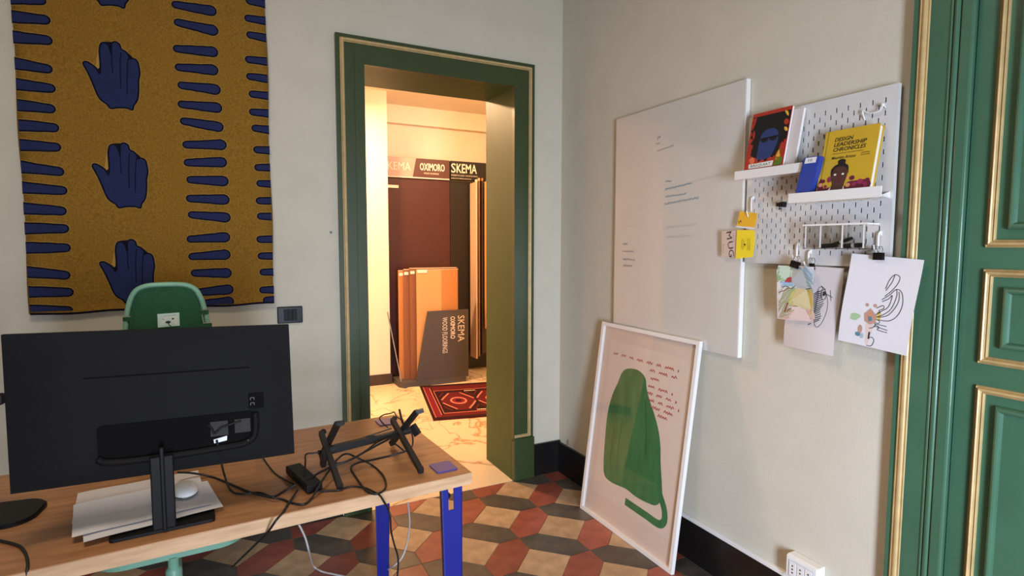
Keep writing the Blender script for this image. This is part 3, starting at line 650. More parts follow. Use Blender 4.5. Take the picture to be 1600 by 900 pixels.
# yellow book
YEL = mat('cover_mustard', (206, 168, 44), 0.35, 0.04, 20); PLUM = mat('cover_plum', (104, 30, 52), 0.4); MAG = mat('cover_magenta', (148, 40, 84), 0.4); SKIN = mat('cover_brown_face', (84, 52, 42), 0.4); HAIRB = mat('cover_black_hair', (28, 24, 24), 0.4); INK = mat('black_ink', (34, 28, 22), 0.5); PINK = mat('cover_salmon_pink', (222, 150, 110), 0.4)
PY = book_frame(-1.780, 1.5985, .177, .240, -.108, -.060, .02)
t = thing('book', (-.1, -1.89, 1.592), 'mustard yellow hardcover book with a portrait, on lower shelf', 'book')
w = MB(); w.prism([(0.006, .003), (.172, .003), (.172, .229), (.006, .229)], PY, -.022, -.003); obj('page_block', w, PAGES, t)
w = MB(); w.prism([(0, 0), (.177, 0), (.177, .233), (0, .233)], PY, -.003, 0); w.prism([(0, 0), (.177, 0), (.177, .233), (0, .233)], PY, -.025, -.022); w.prism([(0, 0), (.004, 0), (.004, .233), (0, .233)], PY, -.022, -.003); obj('cover', w, YEL, t)
w = MB(); w.poly([(.010, 0), (.0112, 0), (.0112, .233), (.010, .233)], PY, .0004)
text_mb(w, 'DESIGN', PY, .036, .194, .0006, .062, .0135, 0, bold=.02, shear=.15); text_mb(w, 'LEADERSHIP', PY, .036, .177, .0006, .108, .0135, 0, bold=.02, shear=.15); text_mb(w, 'CHRONICLES', PY, .036, .160, .0006, .108, .0135, 0, bold=.02, shear=.15)
obj('lettering', w, INK, t); w = MB()
w.poly([(.036, .152), (.138, .152), (.138, .1534), (.036, .1534)], PY, .0006); text_mb(w, 'Maurizio Artuso', PY, .036, .134, .0006, .08, .010, 0, bold=.01, shear=.15); text_mb(w, 'FOREWORD', PY, .132, .143, .0006, .028, .004, 0); text_mb(w, 'EDITION', PY, .132, .136, .0006, .028, .004, 0)
obj('lettering', w, INK, t)
PYs = lambda u, v, d: PY(u, v * .80 + .027, d)
w = MB()
w.poly(smooth2([(.003, .002), (.052, .002), (.052, .018), (.025, .014), (.020, .030), (.014, .055), (.006, .05)], 2), PYs, .0004, 1)
w.poly(smooth2([(.096, .002), (.174, .002), (.174, .032), (.15, .038), (.13, .036), (.105, .034), (.098, .02)], 2), PYs, .0004, 1)
for x, y, r_, m in ((.116, .048, .009, 1), (.106, .020, .008, 4), (.126, .022, .008, 2), (.144, .030, .010, 2), (.160, .016, .010, 2), (.166, .034, .008, 1), (.020, .045, .007, 1), (.012, .030, .008, 4), (.10, .05, .005, 4), (.030, .022, .006, 2), (.150, .010, .008, 1)): w.poly(ell(x, y, r_, r_ * 1.1, 9), PYs, .0006, m)
w.poly(smooth2([(.048, .001), (.052, .028), (.044, .055), (.043, .085), (.058, .103), (.080, .103), (.096, .088), (.098, .060), (.093, .030), (.088, .001)], 3), PYs, .0008, 0)
w.poly(smooth2([(.046, .060), (.041, .088), (.052, .106), (.062, .112), (.060, .124), (.072, .132), (.086, .126), (.086, .112), (.098, .100), (.101, .066), (.095, .088), (.080, .100), (.060, .100), (.050, .086)], 3), PYs, .0010, 3)
for x in (.058, .084): w.poly(ell(x, .068, .0045, .004, 10), PYs, .0013, 5); w.poly([(x - .007, .079), (x + .007, .080), (x + .007, .082), (x - .007, .081)], PYs, .0013, 3)
w.poly([(.070, .066), (.073, .066), (.076, .048), (.068, .048)], PYs, .0013, 1); w.poly(ell(.072, .038, .010, .0035, 10), PYs, .0013, 1); w.poly(ell(.040, .050, .008, .013, 10), PYs, .0007, 2)
w.poly([(.038, .002), (.048, .002), (.050, .018)], PYs, .0012, 5); w.poly([(.090, .002), (.098, .002), (.092, .018)], PYs, .0012, 5)
obj('portrait_print', w, [SKIN, PLUM, MAG, HAIRB, PINK, PAGES], t)
# blue pouch leaning on the yellow book
BLUEC = mat('royal_blue_case', (38, 62, 150), 0.5, 0.05, 30, 0.1, 200)
PBc = frame_map((-.106, -1.706, 1.5985), (.02, -1, 0), (.020, -.22, 1))
t = thing('case', (-.12, -1.75, 1.592), 'small royal blue case with white label leaning against yellow book', 'case')
w = MB(); pts = rrect(0, 0, .058, .150, .008); w.prism(offset(pts, -.003), PBc, .012, .0145); w.prism(pts, PBc, -.014, .012); obj('shell', w, BLUEC, t)
w = MB(); w.prism([(.010, .128), (.050, .128), (.050, .147), (.010, .147)], PBc, .0145, .0152); text_mb(w, '10', PBc, .022, .133, .0156, .014, .009, 1); obj('label_sticker', w, [WHITEP, INK], t)

# hooks
def hook(y, z, label, x=XF, drop=.055, out=.022):
    t = thing('hook', (x, y, z - drop), label, 'hook', 'white pegboard hooks')
    pts = spline([(x + .003, y, z), (x - .006, y, z + .002), (x - .010, y, z - .008), (x - .010, y, z - drop * .75), (x - .014, y, z - drop * .97), (x - .014 - out * .45, y, z - drop), (x - out - .010, y, z - drop * .80), (x - out - .012, y, z - drop * .68)], 4)
    w = MB(); w.tube(pts, .0028, 8); obj('wire', w, WHITEG, t)
    w = MB(); w.box((x - .004, y - .004, z - .007), (x + .002, y + .004, z + .007), bev=.001); obj('peg', w, WHITEP, t)
hook(-1.953, 1.487, 'white hook at lower right of the pegboard above the large white drawing')
hook(-1.668, 1.452, 'white hook at bottom of pegboard above the colourful drawing')
hook(-1.715, 1.425, 'white hook at bottom edge of pegboard, right of the hook with colourful drawing', drop=.05)
hook(-1.462, 1.632, 'long white hook at left pegboard edge holding the yellow cards', drop=.075)
t = thing('clip_hook', (XF, -1.92, 1.865), 'white wire holder on pegboard behind the top of yellow book', 'hook')
w = MB(); w.tube(spline([(XF, -1.885, 1.852), (XF - .012, -1.885, 1.872), (XF - .012, -1.887, 1.880), (XF - .013, -1.905, 1.868), (XF - .013, -1.935, 1.868), (XF - .012, -1.948, 1.882), (XF, -1.948, 1.878)], 5), .0022, 8); obj('wire', w, WHITEG, t)
w = MB(); w.lathe([(.002, -.004), (.0055, -.003), (.0055, .004), (.002, .005)], (XF - .014, -1.948, 1.884), 10); obj('knob', w, WHITEG, t)
# binder clips
def binder(y, z, x, label, wd=.030, rot=0.0):
    t = thing('binder_clip', (x, y, z), label, 'binder clip', 'black binder clips')
    P_ = frame_map((x, y, z), (0, -math.cos(rot), math.sin(rot)), (0, math.sin(rot), math.cos(rot)))
    w = MB(); w.prism([(-wd / 2, -.010), (wd / 2, -.010), (wd / 2 * .96, .012), (-wd / 2 * .96, .012)], P_, .0012, .006); w.prism([(-wd / 2, -.010), (wd / 2, -.010), (wd / 2 * .96, .012), (-wd / 2 * .96, .012)], P_, -.006, -.0012); w.prism([(-wd / 2 * .96, .010), (wd / 2 * .96, .010), (wd / 2 * .96, .013), (-wd / 2 * .96, .013)], P_, -.006, .006); obj('jaws', w, BLK, t)
    for d in (.005, -.005):
        w = MB(); w.tube([P_(-.006, .012, d), P_(-.008, .022, d * 1.3), P_(-.004, .032, d * 1.5), P_(.004, .032, d * 1.5), P_(.008, .022, d * 1.3), P_(.006, .012, d)], .0011, 6); obj('wire_lever', w, SILVER, t)
    return t
binder(-1.985 + .012, 1.413, -.064, 'black binder clip holding the large white banana drawing', .030)
binder(-1.686, 1.378, -.066, 'black binder clip on top of the small colourful crayon drawing', .034, -.25)
binder(-1.742, 1.372, -.052, 'tiny black binder clip on the scribble drawing behind crayon sheet', .014, .1)
t = thing('binder_clip', (XF, -1.607, 1.595), 'lone black clip pegged on the pegboard below the upper shelf', 'binder clip')
w = MB(); w.prism([(-.014, -.006), (.013, -.010), (.016, .004), (.010, .010), (-.010, .006)], frame_map((XF, -1.597, 1.598), (0, -1, 0), (0, 0, 1)), .001, .022); obj('jaws', w, BLK, t)
w = MB(); w.tube([(XF, -1.588, 1.585), (XF - .010, -1.588, 1.580), (XF - .012, -1.590, 1.594)], .002, 6); obj('lever', w, BLK, t)

# paper drawings
def sheet(name, o, U, V, wd, ht, bend, label, cat, m, group=None):
    U = Vector(U).normalized(); V = Vector(V).normalized(); N = U.cross(V)
    def Pm(u, v, d): return Vector(o) + U * u + V * v + N * (d + bend(u / wd, v / ht))
    t = thing(name, o, label, cat, group)
    w = MB(); n = 12
    for face, dd in ((0, 0.0), (1, -.0004)):
        vs = [Pm(wd * i / n, ht * j / n, dd) for j in range(n + 1) for i in range(n + 1)]
        fs = [(j * (n + 1) + i, j * (n + 1) + i + 1, (j + 1) * (n + 1) + i + 1, (j + 1) * (n + 1) + i) for j in range(n) for i in range(n)]
        w.add(vs, fs if not face else [f[::-1] for f in fs], 0, True)
    obj('sheet', w, m, t)
    return t, Pm
PENB = mat('black_pen', (44, 40, 48), 0.7); CG = mat('crayon_green', (140, 168, 116), 0.9); CBu = mat('crayon_blue', (142, 170, 192), 0.9); CRd = mat('crayon_red', (164, 60, 62), 0.9); CYl = mat('crayon_yellow', (208, 186, 96), 0.9); CPk = mat('crayon_pink', (216, 170, 164), 0.9); COl = mat('crayon_olive', (166, 162, 118), 0.9); CBr = mat('crayon_brown', (178, 128, 104), 0.9); CTl = mat('crayon_teal', (86, 130, 150), 0.9)
# C: large white sheet
t, Pm = sheet('drawing', (-.0605, -1.852, 1.132), (0, -1, -.075), (0, -.115, 1), .216, .292, lambda a, b: .012 * (a - .5) ** 2 - .004 * (1 - b) ** 2 + .004 * math.sin(b * 5), 'large white drawing with black pen bananas and a small crayon bear, hung at right', 'drawing', PAPER)
w = MB()
# coordinates below measured on the sheet (fractions of width, height)
def Q(pts): return [(a * .216, b * .292) for a, b in pts]
for pts in ([(.57, .66), (.60, .76), (.66, .82), (.73, .80), (.72, .73), (.66, .65), (.58, .58)], [(.66, .82), (.64, .74), (.58, .64)], [(.55, .54), (.64, .60), (.72, .67), (.80, .64), (.84, .52), (.80, .40), (.70, .33), (.55, .32)], [(.72, .67), (.74, .60), (.70, .46), (.60, .38), (.50, .34)], [(.76, .65), (.78, .56), (.74, .46), (.66, .38), (.54, .345)], [(.56, .52), (.64, .56), (.68, .60), (.66, .48), (.58, .42), (.52, .39)], [(.50, .44), (.58, .48), (.60, .45), (.54, .42), (.56, .40), (.50, .37)], [(.50, .32), (.57, .31), (.56, .28), (.50, .29)], [(.52, .27), (.68, .265)], [(.50, .245), (.70, .225)], [(.49, .30), (.52, .25), (.48, .22), (.44, .21)], [(.52, .26), (.58, .24), (.56, .21), (.70, .20)], [(.44, .10), (.50, .115), (.53, .08), (.50, .02), (.43, .015)]):
    ribbon(w, spl2(Q(pts), 5), .0021, Pm, .0006, 0)
for x, y, a, b, m in ((.22, .32, .075, .030, 1), (.20, .29, .06, .022, 1), (.36, .46, .026, .020, 2), (.475, .465, .026, .020, 2), (.31, .18, .034, .05, 2), (.43, .09, .03, .07, 4), (.345, .11, .03, .03, 6), (.285, .12, .04, .025, 5), (.55, .36, .03, .05, 7), (.44, .22, .055, .09, 4)): w.poly([(p * .216, q * .292) for p, q in ell(x, y, a, b, 12)], Pm, .0005, m)
for q_, m, dd in (([(.34, .36), (.42, .43), (.52, .36), (.52, .28), (.44, .25), (.36, .28)], 2, .0008), ([(.37, .35), (.43, .40), (.49, .35), (.46, .29), (.39, .30)], 3, .0010), ([(.40, .34), (.45, .34), (.47, .30), (.42, .28)], 5, .0012)):
    w.poly(Q(q_), Pm, dd, m)
ribbon(w, Q([(.455, .17), (.45, .09)]), .005, Pm, .0013, 0)
obj('pen_and_crayon', w, [PENB, flat('crayon_pale_green', (164, 192, 150), .9), flat('crayon_tan', (186, 146, 128), .9), flat('crayon_terracotta', (196, 140, 112), .9), flat('crayon_skin', (222, 200, 192), .9), CTl, flat('crayon_grey_blue', (168, 182, 190)), CYl], t)
# B: scribble sheet
t, Pm = sheet('drawing', (-.040, -1.632, 1.078), (0, -1, -.03), (0, -.06, 1), .198, .300, lambda a, b: .012 * math.sin(a * 2.5) * (1 - b) + .005 * math.sin(b * 6), 'white sheet with a dense black pen scribble hanging behind the crayon drawing', 'drawing', PAPERP)
w = MB()
sc = lambda pts: [(a * .198, b * .300) for a, b in pts]
ribbon(w, spl2(sc([(.58, .38), (.66, .30), (.75, .36), (.80, .50), (.78, .62), (.70, .74), (.60, .76), (.54, .66)]), 5), .0016, Pm, .0006)
for k in range(16):
    y = .36 + k * .024; ribbon(w, spl2(sc([(.50, y - .05), (.60, y), (.57, y - .02), (.70 + .02 * math.sin(k), y + .03)]), 4), .0026, Pm, .0006)
ribbon(w, spl2(sc([(.62, .78), (.70, .74), (.74, .66), (.69, .62), (.64, .68), (.66, .76)]), 5), .0022, Pm, .0006); ribbon(w, sc([(.74, .69), (.86, .66)]), .0022, Pm, .0006); ribbon(w, sc([(.80, .74), (.84, .62)]), .0018, Pm, .0006)
w.poly([(a * .198, b * .3) for a, b in ell(.70, .69, .025, .025, 10)], Pm, .0008)
obj('pen_scribble', w, PENB, t)
# A: crayon sheet
t, Pm = sheet('drawing', (-.0655, -1.622, 1.178), (0, -1, .0), (0, .02, 1), .146, .196, lambda a, b: .010 * (a - .4) ** 2 + .006 * math.sin(a * 6 + b * 3) * (.4 + b), 'small colourful crayon drawing clipped at the bottom edge of the pegboard', 'drawing', PAPERP)
w = MB(); sa = lambda pts: [(a * .146, b * .196) for a, b in pts]; rc = random.Random(21)
def hatch(x0, y0, x1, y1, ang, m, n, wd=.003):
    for k in range(n):
        s = (k + .5) / n; cx = x0 + (x1 - x0) * rc.random(); cy = y0 + (y1 - y0) * s; L = .12
        pts = [(cx - L * math.cos(ang), cy - L * math.sin(ang)), (cx, cy + rc.uniform(-.02, .02)), (cx + L * math.cos(ang), cy + L * math.sin(ang))]
        pts = [(min(.985, max(.015, a)), min(.985, max(.015, b))) for a, b in pts]
        ribbon(w, spl2(sa(pts), 3), wd, Pm, .0005 + .0001 * (k % 5), m)
for q_, m in (([(.02, .76), (.3, .74), (.4, .97), (.02, .98)], 1), ([(.38, .62), (.97, .60), (.97, .97), (.42, .97)], 2), ([(.04, .30), (.45, .30), (.5, .60), (.06, .55)], 5), ([(.42, .28), (.95, .25), (.95, .56), (.48, .58)], 3), ([(.10, .03), (.95, .03), (.95, .24), (.2, .24)], 4)): w.poly(smooth2(sa(q_), 3), Pm, .0004, m + 7)
hatch(.0, .74, .30, .98, .5, 1, 26, .004); hatch(.4, .62, .95, .95, -.7, 2, 40, .004); hatch(.5, .55, .95, .80, -.3, 1, 18, .003); hatch(.1, .1, .5, .6, .9, 5, 48, .003); hatch(.4, .3, .9, .55, .8, 3, 36, .004); hatch(.3, .35, .7, .6, 1.0, 1, 14, .003); hatch(.75, .2, .95, .55, 1.3, 3, 18, .004); hatch(.2, .03, .9, .22, .3, 4, 34, .004); hatch(.2, .03, .8, .3, .6, 5, 10, .003); hatch(.12, .62, .35, .72, .1, 2, 6, .005)
w.poly(sa([(.18, .70), (.24, .78), (.34, .80), (.40, .72), (.30, .69)]), Pm, .0012, 0)
ribbon(w, spl2(sa([(.12, .60), (.24, .62), (.36, .58), (.5, .66), (.62, .57), (.82, .60), (.95, .62)]), 4), .0020, Pm, .0013, 6); ribbon(w, spl2(sa([(.06, .50), (.22, .55), (.30, .60)]), 4), .0025, Pm, .0013, 7)
ribbon(w, sa([(.22, .14), (.30, .32)]), .005, Pm, .0013, 7); ribbon(w, spl2(sa([(.28, .16), (.45, .26), (.55, .26)]), 4), .003, Pm, .0013, 7)
obj('crayon_strokes', w, [CRd, CG, CBu, CYl, CPk, COl, PENB, flat('crayon_maroon', (128, 62, 60)), flat('wash_green', (188, 200, 176), .9), flat('wash_blue', (186, 198, 208), .9), flat('wash_yellow', (216, 206, 160), .9), flat('wash_pink', (220, 196, 190), .9), flat('wash_olive', (198, 194, 170), .9)], t)

# hanging yellow cards and MUG tag
ORY = mat('card_amber', (230, 178, 40), 0.7, 0.04, 30); LEM = mat('card_lemon', (240, 216, 40), 0.7, 0.03, 30); PKT = mat('tag_pale_pink', (206, 184, 172), 0.7, 0.03, 30)
t = thing('hang_tag', (-.05, -1.46, 1.4), 'folded amber and lemon card strip hanging at left edge of pegboard', 'card')
PT = frame_map((-.052, 0, 0), (0, -1, 0), (0, 0, 1))
w = MB(); w.prism([(1.408, 1.524), (1.495, 1.515), (1.506, 1.570), (1.422, 1.582)], PT, -.0008, 0); obj('amber_card', w, ORY, t)
w = MB(); w.prism([(1.404, 1.519), (1.494, 1.509), (1.495, 1.516), (1.407, 1.525)], PT, .0005, .0012); obj('fold', w, PAPER, t)
w = MB(); w.prism([(1.411, 1.508), (1.495, 1.506), (1.498, 1.47), (1.491, 1.402), (1.450, 1.398), (1.408, 1.392)], PT, -.0008, .0002); obj('lemon_card', w, LEM, t)
w = MB()
for k, (uu, ln) in enumerate(((1.474, .050), (1.468, .044), (1.462, .052), (1.446, .030), (1.440, .046), (1.434, .034))):
    text_mb(w, 'enjoy every single sip' if k % 2 else 'a cup of good things', PT, uu, 1.452 + ln / 2, .0012, ln, .0045, 0, rot=-90)
w.poly(ell(1.452, 1.450, .0035, .004, 10), PT, .0012); obj('lettering', w, INK, t); w = MB(); text_mb(w, 'M', PT, 1.420, 1.532, .0008, .014, .010, 0, rot=25); obj('lettering', w, INK, t)
w = MB(); w.tube([(-.036, -1.462, 1.566), (-.050, -1.464, 1.578)], .0012, 6); obj('loop', w, WHITEP, t)
t = thing('hang_tag', (-.046, -1.37, 1.4), 'pale paper tag with handwritten letters beside the lemon card, over the whiteboard', 'card')
w = MB(); w.prism([(1.327, 1.506), (1.405, 1.506), (1.408, 1.402), (1.332, 1.396)], PT, -.006, -.0052); obj('tag', w, PKT, t)
w = MB()
for L_, uu, vv, hh in (('M', 1.352, 1.500, .030), ('U', 1.360, 1.460, .026), ('G', 1.366, 1.428, .030)): text_mb(w, L_, PT, uu, vv, -.0048, .030, .026, 0, rot=-80)
obj('lettering', w, INK, t)
w = MB()
for k in range(5): ribbon(w, [(1.386 - .002 * (k % 2), 1.495 - k * .008), (1.396, 1.493 - k * .008)], .002, PT, -.0048)
for k in range(4): ribbon(w, [(1.335, 1.45 - k * .010), (1.343, 1.447 - k * .010)], .003, PT, -.0048)
obj('faint_print', w, flat('rose_grey_print', (168, 142, 140)), t)
# clear organiser with pens
t = thing('organiser', (-.06, -1.82, 1.43), 'clear open-front bin with white rim bars on lower pegboard', 'organiser')
w = MB(); w.box((-.085, -1.948, 1.514), (-.080, -1.722, 1.520)); w.box((-.080, -1.948, 1.514), (XF, -1.943, 1.519)); w.box((-.080, -1.727, 1.514), (XF, -1.722, 1.519)); obj('rim', w, WHITEG, t)
for k, (x, y) in enumerate(((-.083, -1.735), (-.083, -1.790), (-.045, -1.805), (-.045, -1.853), (-.083, -1.866), (-.083, -1.936))):
    w = MB(); w.box((x - .002, y - .002, 1.440), (x + .002, y + .002, 1.515)); obj('post', w, WHITEG, t)
w = MB(); w.box((-.084, -1.946, 1.436), (XF, -1.724, 1.440)); obj('bottom', w, ACRYL, t)
w = MB(); w.box((-.0848, -1.944, 1.441), (-.0838, -1.726, 1.514)); obj('front_pane', w, ACRYL, t)
for k, (a, b, r_, lb) in enumerate((((-.06, -1.775, 1.445), (-.06, -1.835, 1.449), .0075, 'short black marker lying at left in the clear bin'), ((-.055, -1.815, 1.450), (-.050, -1.878, 1.472), .006, 'black pen tilted against the middle post in the clear bin'), ((-.065, -1.862, 1.446), (-.062, -1.925, 1.450), .0075, 'black marker lying at right in the clear bin'))):
    tt = thing('marker_pen', a, lb, 'pen', 'pens in the clear bin')
    a, b = Vector(a), Vector(b)
    w = MB(); w.tube([a, a + (b - a) * .7], r_, 10); obj('barrel', w, BLK, tt)
    w = MB(); w.tube([a + (b - a) * .7, b], [r_ * 1.1, r_ * .9], 10); obj('cap', w, BLKG, tt)
    if k: w = MB(); w.tube([a + (b - a) * .4, a + (b - a) * .55], r_ * 1.03, 10); obj('band', w, WHITEP, tt)

# ------------------------------------------------------------------ green door on the right wall
t = struct('door_1', (0, -2.5, 0))
w = MB(); w.box((-.030, -2.175, 0), (0, -2.019, 3.0)); w.box((-.034, -2.122, 0), (-.030, -2.066, 3.0)); w.box((-.040, -2.178, 0), (-.030, -2.148, 3.0), bev=.004); obj('casing', w, GREEND, t)
w = MB()
for yc, rr_ in ((-2.041, .0045), (-2.0525, .0085), (-2.064, .0045)): w.tube([(-.031, yc, 0), (-.031, yc, 3.0)], rr_, 16)
obj('gold_bead', w, GOLD, t)
w = MB()
for yc, rr_ in ((-2.1235, .0045), (-2.1375, .0085), (-2.1755, .006)): w.tube([(-.033, yc, 0), (-.033, yc, 3.0)], rr_, 16)
obj('green_bead', w, GREEND, t)
lf = MB(); lf.box((-.012, -2.9, .01), (0, -2.178, 2.95)); lfo = obj('door_leaf', lf, GREEND, t)
PD = frame_map((-.012, 0, 0), (0, -1, 0), (0, 0, 1))
def ring(mb, u0, v0, u1, v1, wid, d0, d1, m=0, ribs=True):
    # mitred moulding with rounded section
    prof = ([(0, 0), (.04, .4), (.12, .6), (.20, .4), (.25, .3), (.30, .62), (.38, .88), (.5, 1.0), (.62, .88), (.70, .62), (.75, .3), (.80, .4), (.88, .6), (.96, .4), (1, 0)] if ribs else [(0, 0), (.03, .35), (.12, .65), (.28, .90), (.5, 1.0), (.72, .90), (.88, .65), (.97, .35), (1, .2)])
    L = []
    for s, h in prof:
        k = wid * s; L.append([PD(a, b, d0 + (d1 - d0) * h) for a, b in ((u0 + k, v0 + k), (u1 - k, v0 + k), (u1 - k, v1 - k), (u0 + k, v1 - k))])
    vs = [q for R in L for q in R]
    mb.add(vs, [(i * 4 + k, i * 4 + (k + 1) % 4, (i + 1) * 4 + (k + 1) % 4, (i + 1) * 4 + k) for i in range(len(prof) - 1) for k in range(4)], m)
for v0, v1 in ((1.443, 2.75), (1.121, 1.385), (.35, 1.060)):
    w = MB(); ring(w, 2.229, v0, 2.80, v1, .022, 0, .016); obj('gold_moulding', w, GOLD, t)
    w = MB(); ring(w, 2.277, v0 + .048, 2.75, v1 - .048, .019, 0, .017, 0, False)
    w.poly([(2.294, v0 + .065), (2.735, v0 + .065), (2.735, v1 - .065), (2.294, v1 - .065)], PD, .003); obj('raised_panel', w, GREEND, t)

# ------------------------------------------------------------------ cable duct and surface socket
w = MB(); w.box((-.020, -1.66, .186), (0, -.95, .204), bev=.002); obj('trim_3', w, WHITEG, kind='structure')
t = thing('socket_box', (-.02, -1.745, .21), 'white surface-mounted socket box low on the right wall', 'socket')
w = MB(); w.box((-.040, -1.808, .208), (0, -1.682, .300), bev=.004); obj('back_box', w, WHITEG, t)
w = MB(); w.box((-.0475, -1.806, .210), (-.0415, -1.684, .298), bev=.003); obj('face_plate', w, WHITEG, t)
w = MB(); w.box((-.049, -1.795, .222), (-.047, -1.695, .286), bev=.001); obj('module_frame', w, flat('socket_grey', (196, 198, 206), .4), t)
for k in range(3):
    y = -1.699 - k * .0315
    w = MB(); w.box((-.0505, y - .028, .226), (-.0485, y, .282), bev=.001); obj('module', w, WHITEG, t)
    w = MB()
    for z in (.241, .254, .267): w.tube([(-.0503, y - .014, z), (-.0508, y - .014, z)], .0032, 10)
    obj('socket_hole', w, BLK, t)

# ------------------------------------------------------------------ framed green print
FO = Vector((-.178, -.507, .0015)); FU = Vector((0, -1, 0)); FV = Vector((.128, 0, .992)).normalized(); FWd, FHt = .716, 1.036
PF = frame_map(FO, FU, FV)
t = thing('framed_print', tuple(PF(FWd / 2, 0, 0)), 'white framed print of a green shape with red scrawl, leaning on wall', 'picture')
w = MB(); fwid = .019
for a in (((0, 0), (FWd, 0), (FWd - fwid, fwid), (fwid, fwid)), ((FWd, 0), (FWd, FHt), (FWd - fwid, FHt - fwid), (FWd - fwid, fwid)), ((FWd, FHt), (0, FHt), (fwid, FHt - fwid), (FWd - fwid, FHt - fwid)), ((0, FHt), (0, 0), (fwid, fwid), (fwid, FHt - fwid))):
    w.prism(list(a), PF, -.019, 0)
obj('frame', w, WHITEG, t)
w = MB(); w.prism([(.004, .004), (FWd - .004, .004), (FWd - .004, FHt - .004), (.004, FHt - .004)], PF, -.0185, -.016); obj('backing_mount', w, flat('mount_card', (216, 196, 182), .85), t)
w = MB(); w.prism([(.075, .130), (.672, .130), (.678, .940), (.078, .950)], PF, -.016, -.0150); obj('print_sheet', w, flat('print_paper', (220, 202, 188), .85), t)
GP = mat('print_green_ink', (40, 106, 58), 0.8, 0.16, 9, col2=(54, 114, 66), stretch=(1, 2, .5)); GPD = mat('print_dark_green_ink', (34, 72, 38), 0.8); RP = mat('print_red_ink', (176, 50, 50), 0.8)
w = MB()
pear = [(.235, .820), (.300, .832), (.350, .824), (.385, .800), (.402, .755), (.432, .705), (.475, .650), (.515, .585), (.540, .520), (.556, .440), (.580, .350), (.590, .290), (.560, .245), (.500, .232), (.420, .228), (.340, .236), (.280, .230), (.210, .226), (.160, .240), (.140, .300), (.128, .430), (.124, .560), (.146, .665), (.180, .740), (.200, .790)]
w.poly(smooth2(pear, 4)[::-1], PF, -.0146, 0)
ribbon(w, spl2([(.575, .300), (.612, .250), (.622, .200), (.590, .170), (.500, .172), (.420, .174), (.345, .176)], 6), .036, PF, -.0144, 0)
for pts in ([(.19, .52), (.19, .40), (.20, .28)], [(.25, .56), (.245, .42), (.25, .30)], [(.40, .70), (.43, .58), (.45, .45)]): ribbon(w, spl2(pts, 6), .004, PF, -.0142, 1)
rw = random.Random(8)
def scr(u0, u1, v):
    u = u0
    while u < u1:
        L = min(rw.uniform(.035, .075), u1 - u)
        pts = []; n = max(3, int(L / .007))
        for i in range(n): pts.append((u + L * i / n, v + (.008 if i % 2 else -.008) * rw.uniform(.4, 1)))
        ribbon(w, spl2(pts, 2), .0042, PF, -.0142, 2); u += L + .022
for u0, u1, v in ((.115, .60, .882), (.41, .60, .848), (.42, .49, .812), (.41, .58, .772), (.41, .61, .740), (.42, .63, .708), (.44, .60, .678), (.50, .585, .650)): scr(u0, u1, v)
obj('printed_shape', w, [GP, GPD, RP], t)
w = MB(); w.poly([(.014, .014), (FWd - .014, .014), (FWd - .014, FHt - .014), (.014, FHt - .014)], PF, -.004); obj('glass_pane', w, GLASS, t)

# ------------------------------------------------------------------ desk
th = math.radians(3.4)
DT = Matrix.Translation((-1.216, -1.440, 0)) @ Matrix.Rotation(th, 4, 'Z')     # local: x<0 to the left, y>0 to the back
def dk(x, y, z): return DT @ Vector((x, y, z))
t = thing('desk', tuple(dk(-.8, .35, 0)), 'beech topped desk with clamped cobalt blue steel legs', 'desk')
w = MB(); w.box((-1.65, 0, .701), (0, .70, .740), T=DT, bev=.003); w.box((-1.652, -.0008, .702), (.0008, .0008, .7375), 1, T=DT); w.box((-.001, 0, .702), (.0012, .70, .7375), 1, T=DT); obj('tabletop', w, [DESK, DESKE], t)
def leg(x, y, sx, sy):
    L = MB()
    W0, W1 = .066, .044
    def q(u, v, z):   # splay with height
        k = (0.70 - z) / .70
        return dk(x + sx * .02 * k + u, y + sy * .02 * k + v, z)
    # front sheet with a slot near the top, side sheet, inner sheet
    def sheet_(a, b, hole=None):
        (u0, v0), (u1, v1) = a, b
        d = Vector((u1 - u0, v1 - v0)).normalized(); n_ = Vector((-d.y, d.x)) * .003
        def strip(s0, s1, z0, z1):
            vs = []
            for z in (z0, z1):
                k = (W1 + (W0 - W1) * z / .70) / W0
                for s_ in (s0, s1):
                    for g in (0, 1): vs.append(q((u0 + (u1 - u0) * s_) * k + n_.x * g, (v0 + (v1 - v0) * s_) * k + n_.y * g, z))
            L.add(vs, [(0, 2, 6, 4), (1, 5, 7, 3), (0, 4, 5, 1), (2, 3, 7, 6), (4, 6, 7, 5), (0, 1, 3, 2)])
        if hole:
            strip(0, .28, 0, .70); strip(.56, 1, 0, .70); strip(.28, .56, 0, .63)
        else: strip(0, 1, 0, .70)
    sheet_((-.033, 0), (.033, 0), True); sheet_((.033, 0), (.033, .05)); sheet_((-.033, 0), (-.020, .05))
    o = obj('leg', L, BLUE, t)
    w = MB(); w.tube([q(-.012, .02, .675), q(-.012, .004, .675)], .008, 12); obj('clamp_screw', w, BLK, o)
    w = MB(); pr_ = [(a, b) for a, b in rrect(x - .036, y + (.030 if sy < 0 else -.09), x + .034, y + (.105 if sy < 0 else -.015), .008)]
    w.prism(pr_, lambda u, v, d: dk(u, v, d), .7402, .7445); obj('clamp_plate', w, VIOLET, o)
    w = MB(); yb = y + (-.004 if sy < 0 else 0.0); 
    w.box((x + .030, y + (.02 if sy < 0 else -.08), .69), (x + .0345, y + (.10 if sy < 0 else -.02), .7445), T=DT) if False else None
leg(-.062, .008, 0, -1); leg(-.075, .665, 0, 1); leg(-1.58, .008, 0, -1); leg(-1.58, .665, 0, 1)

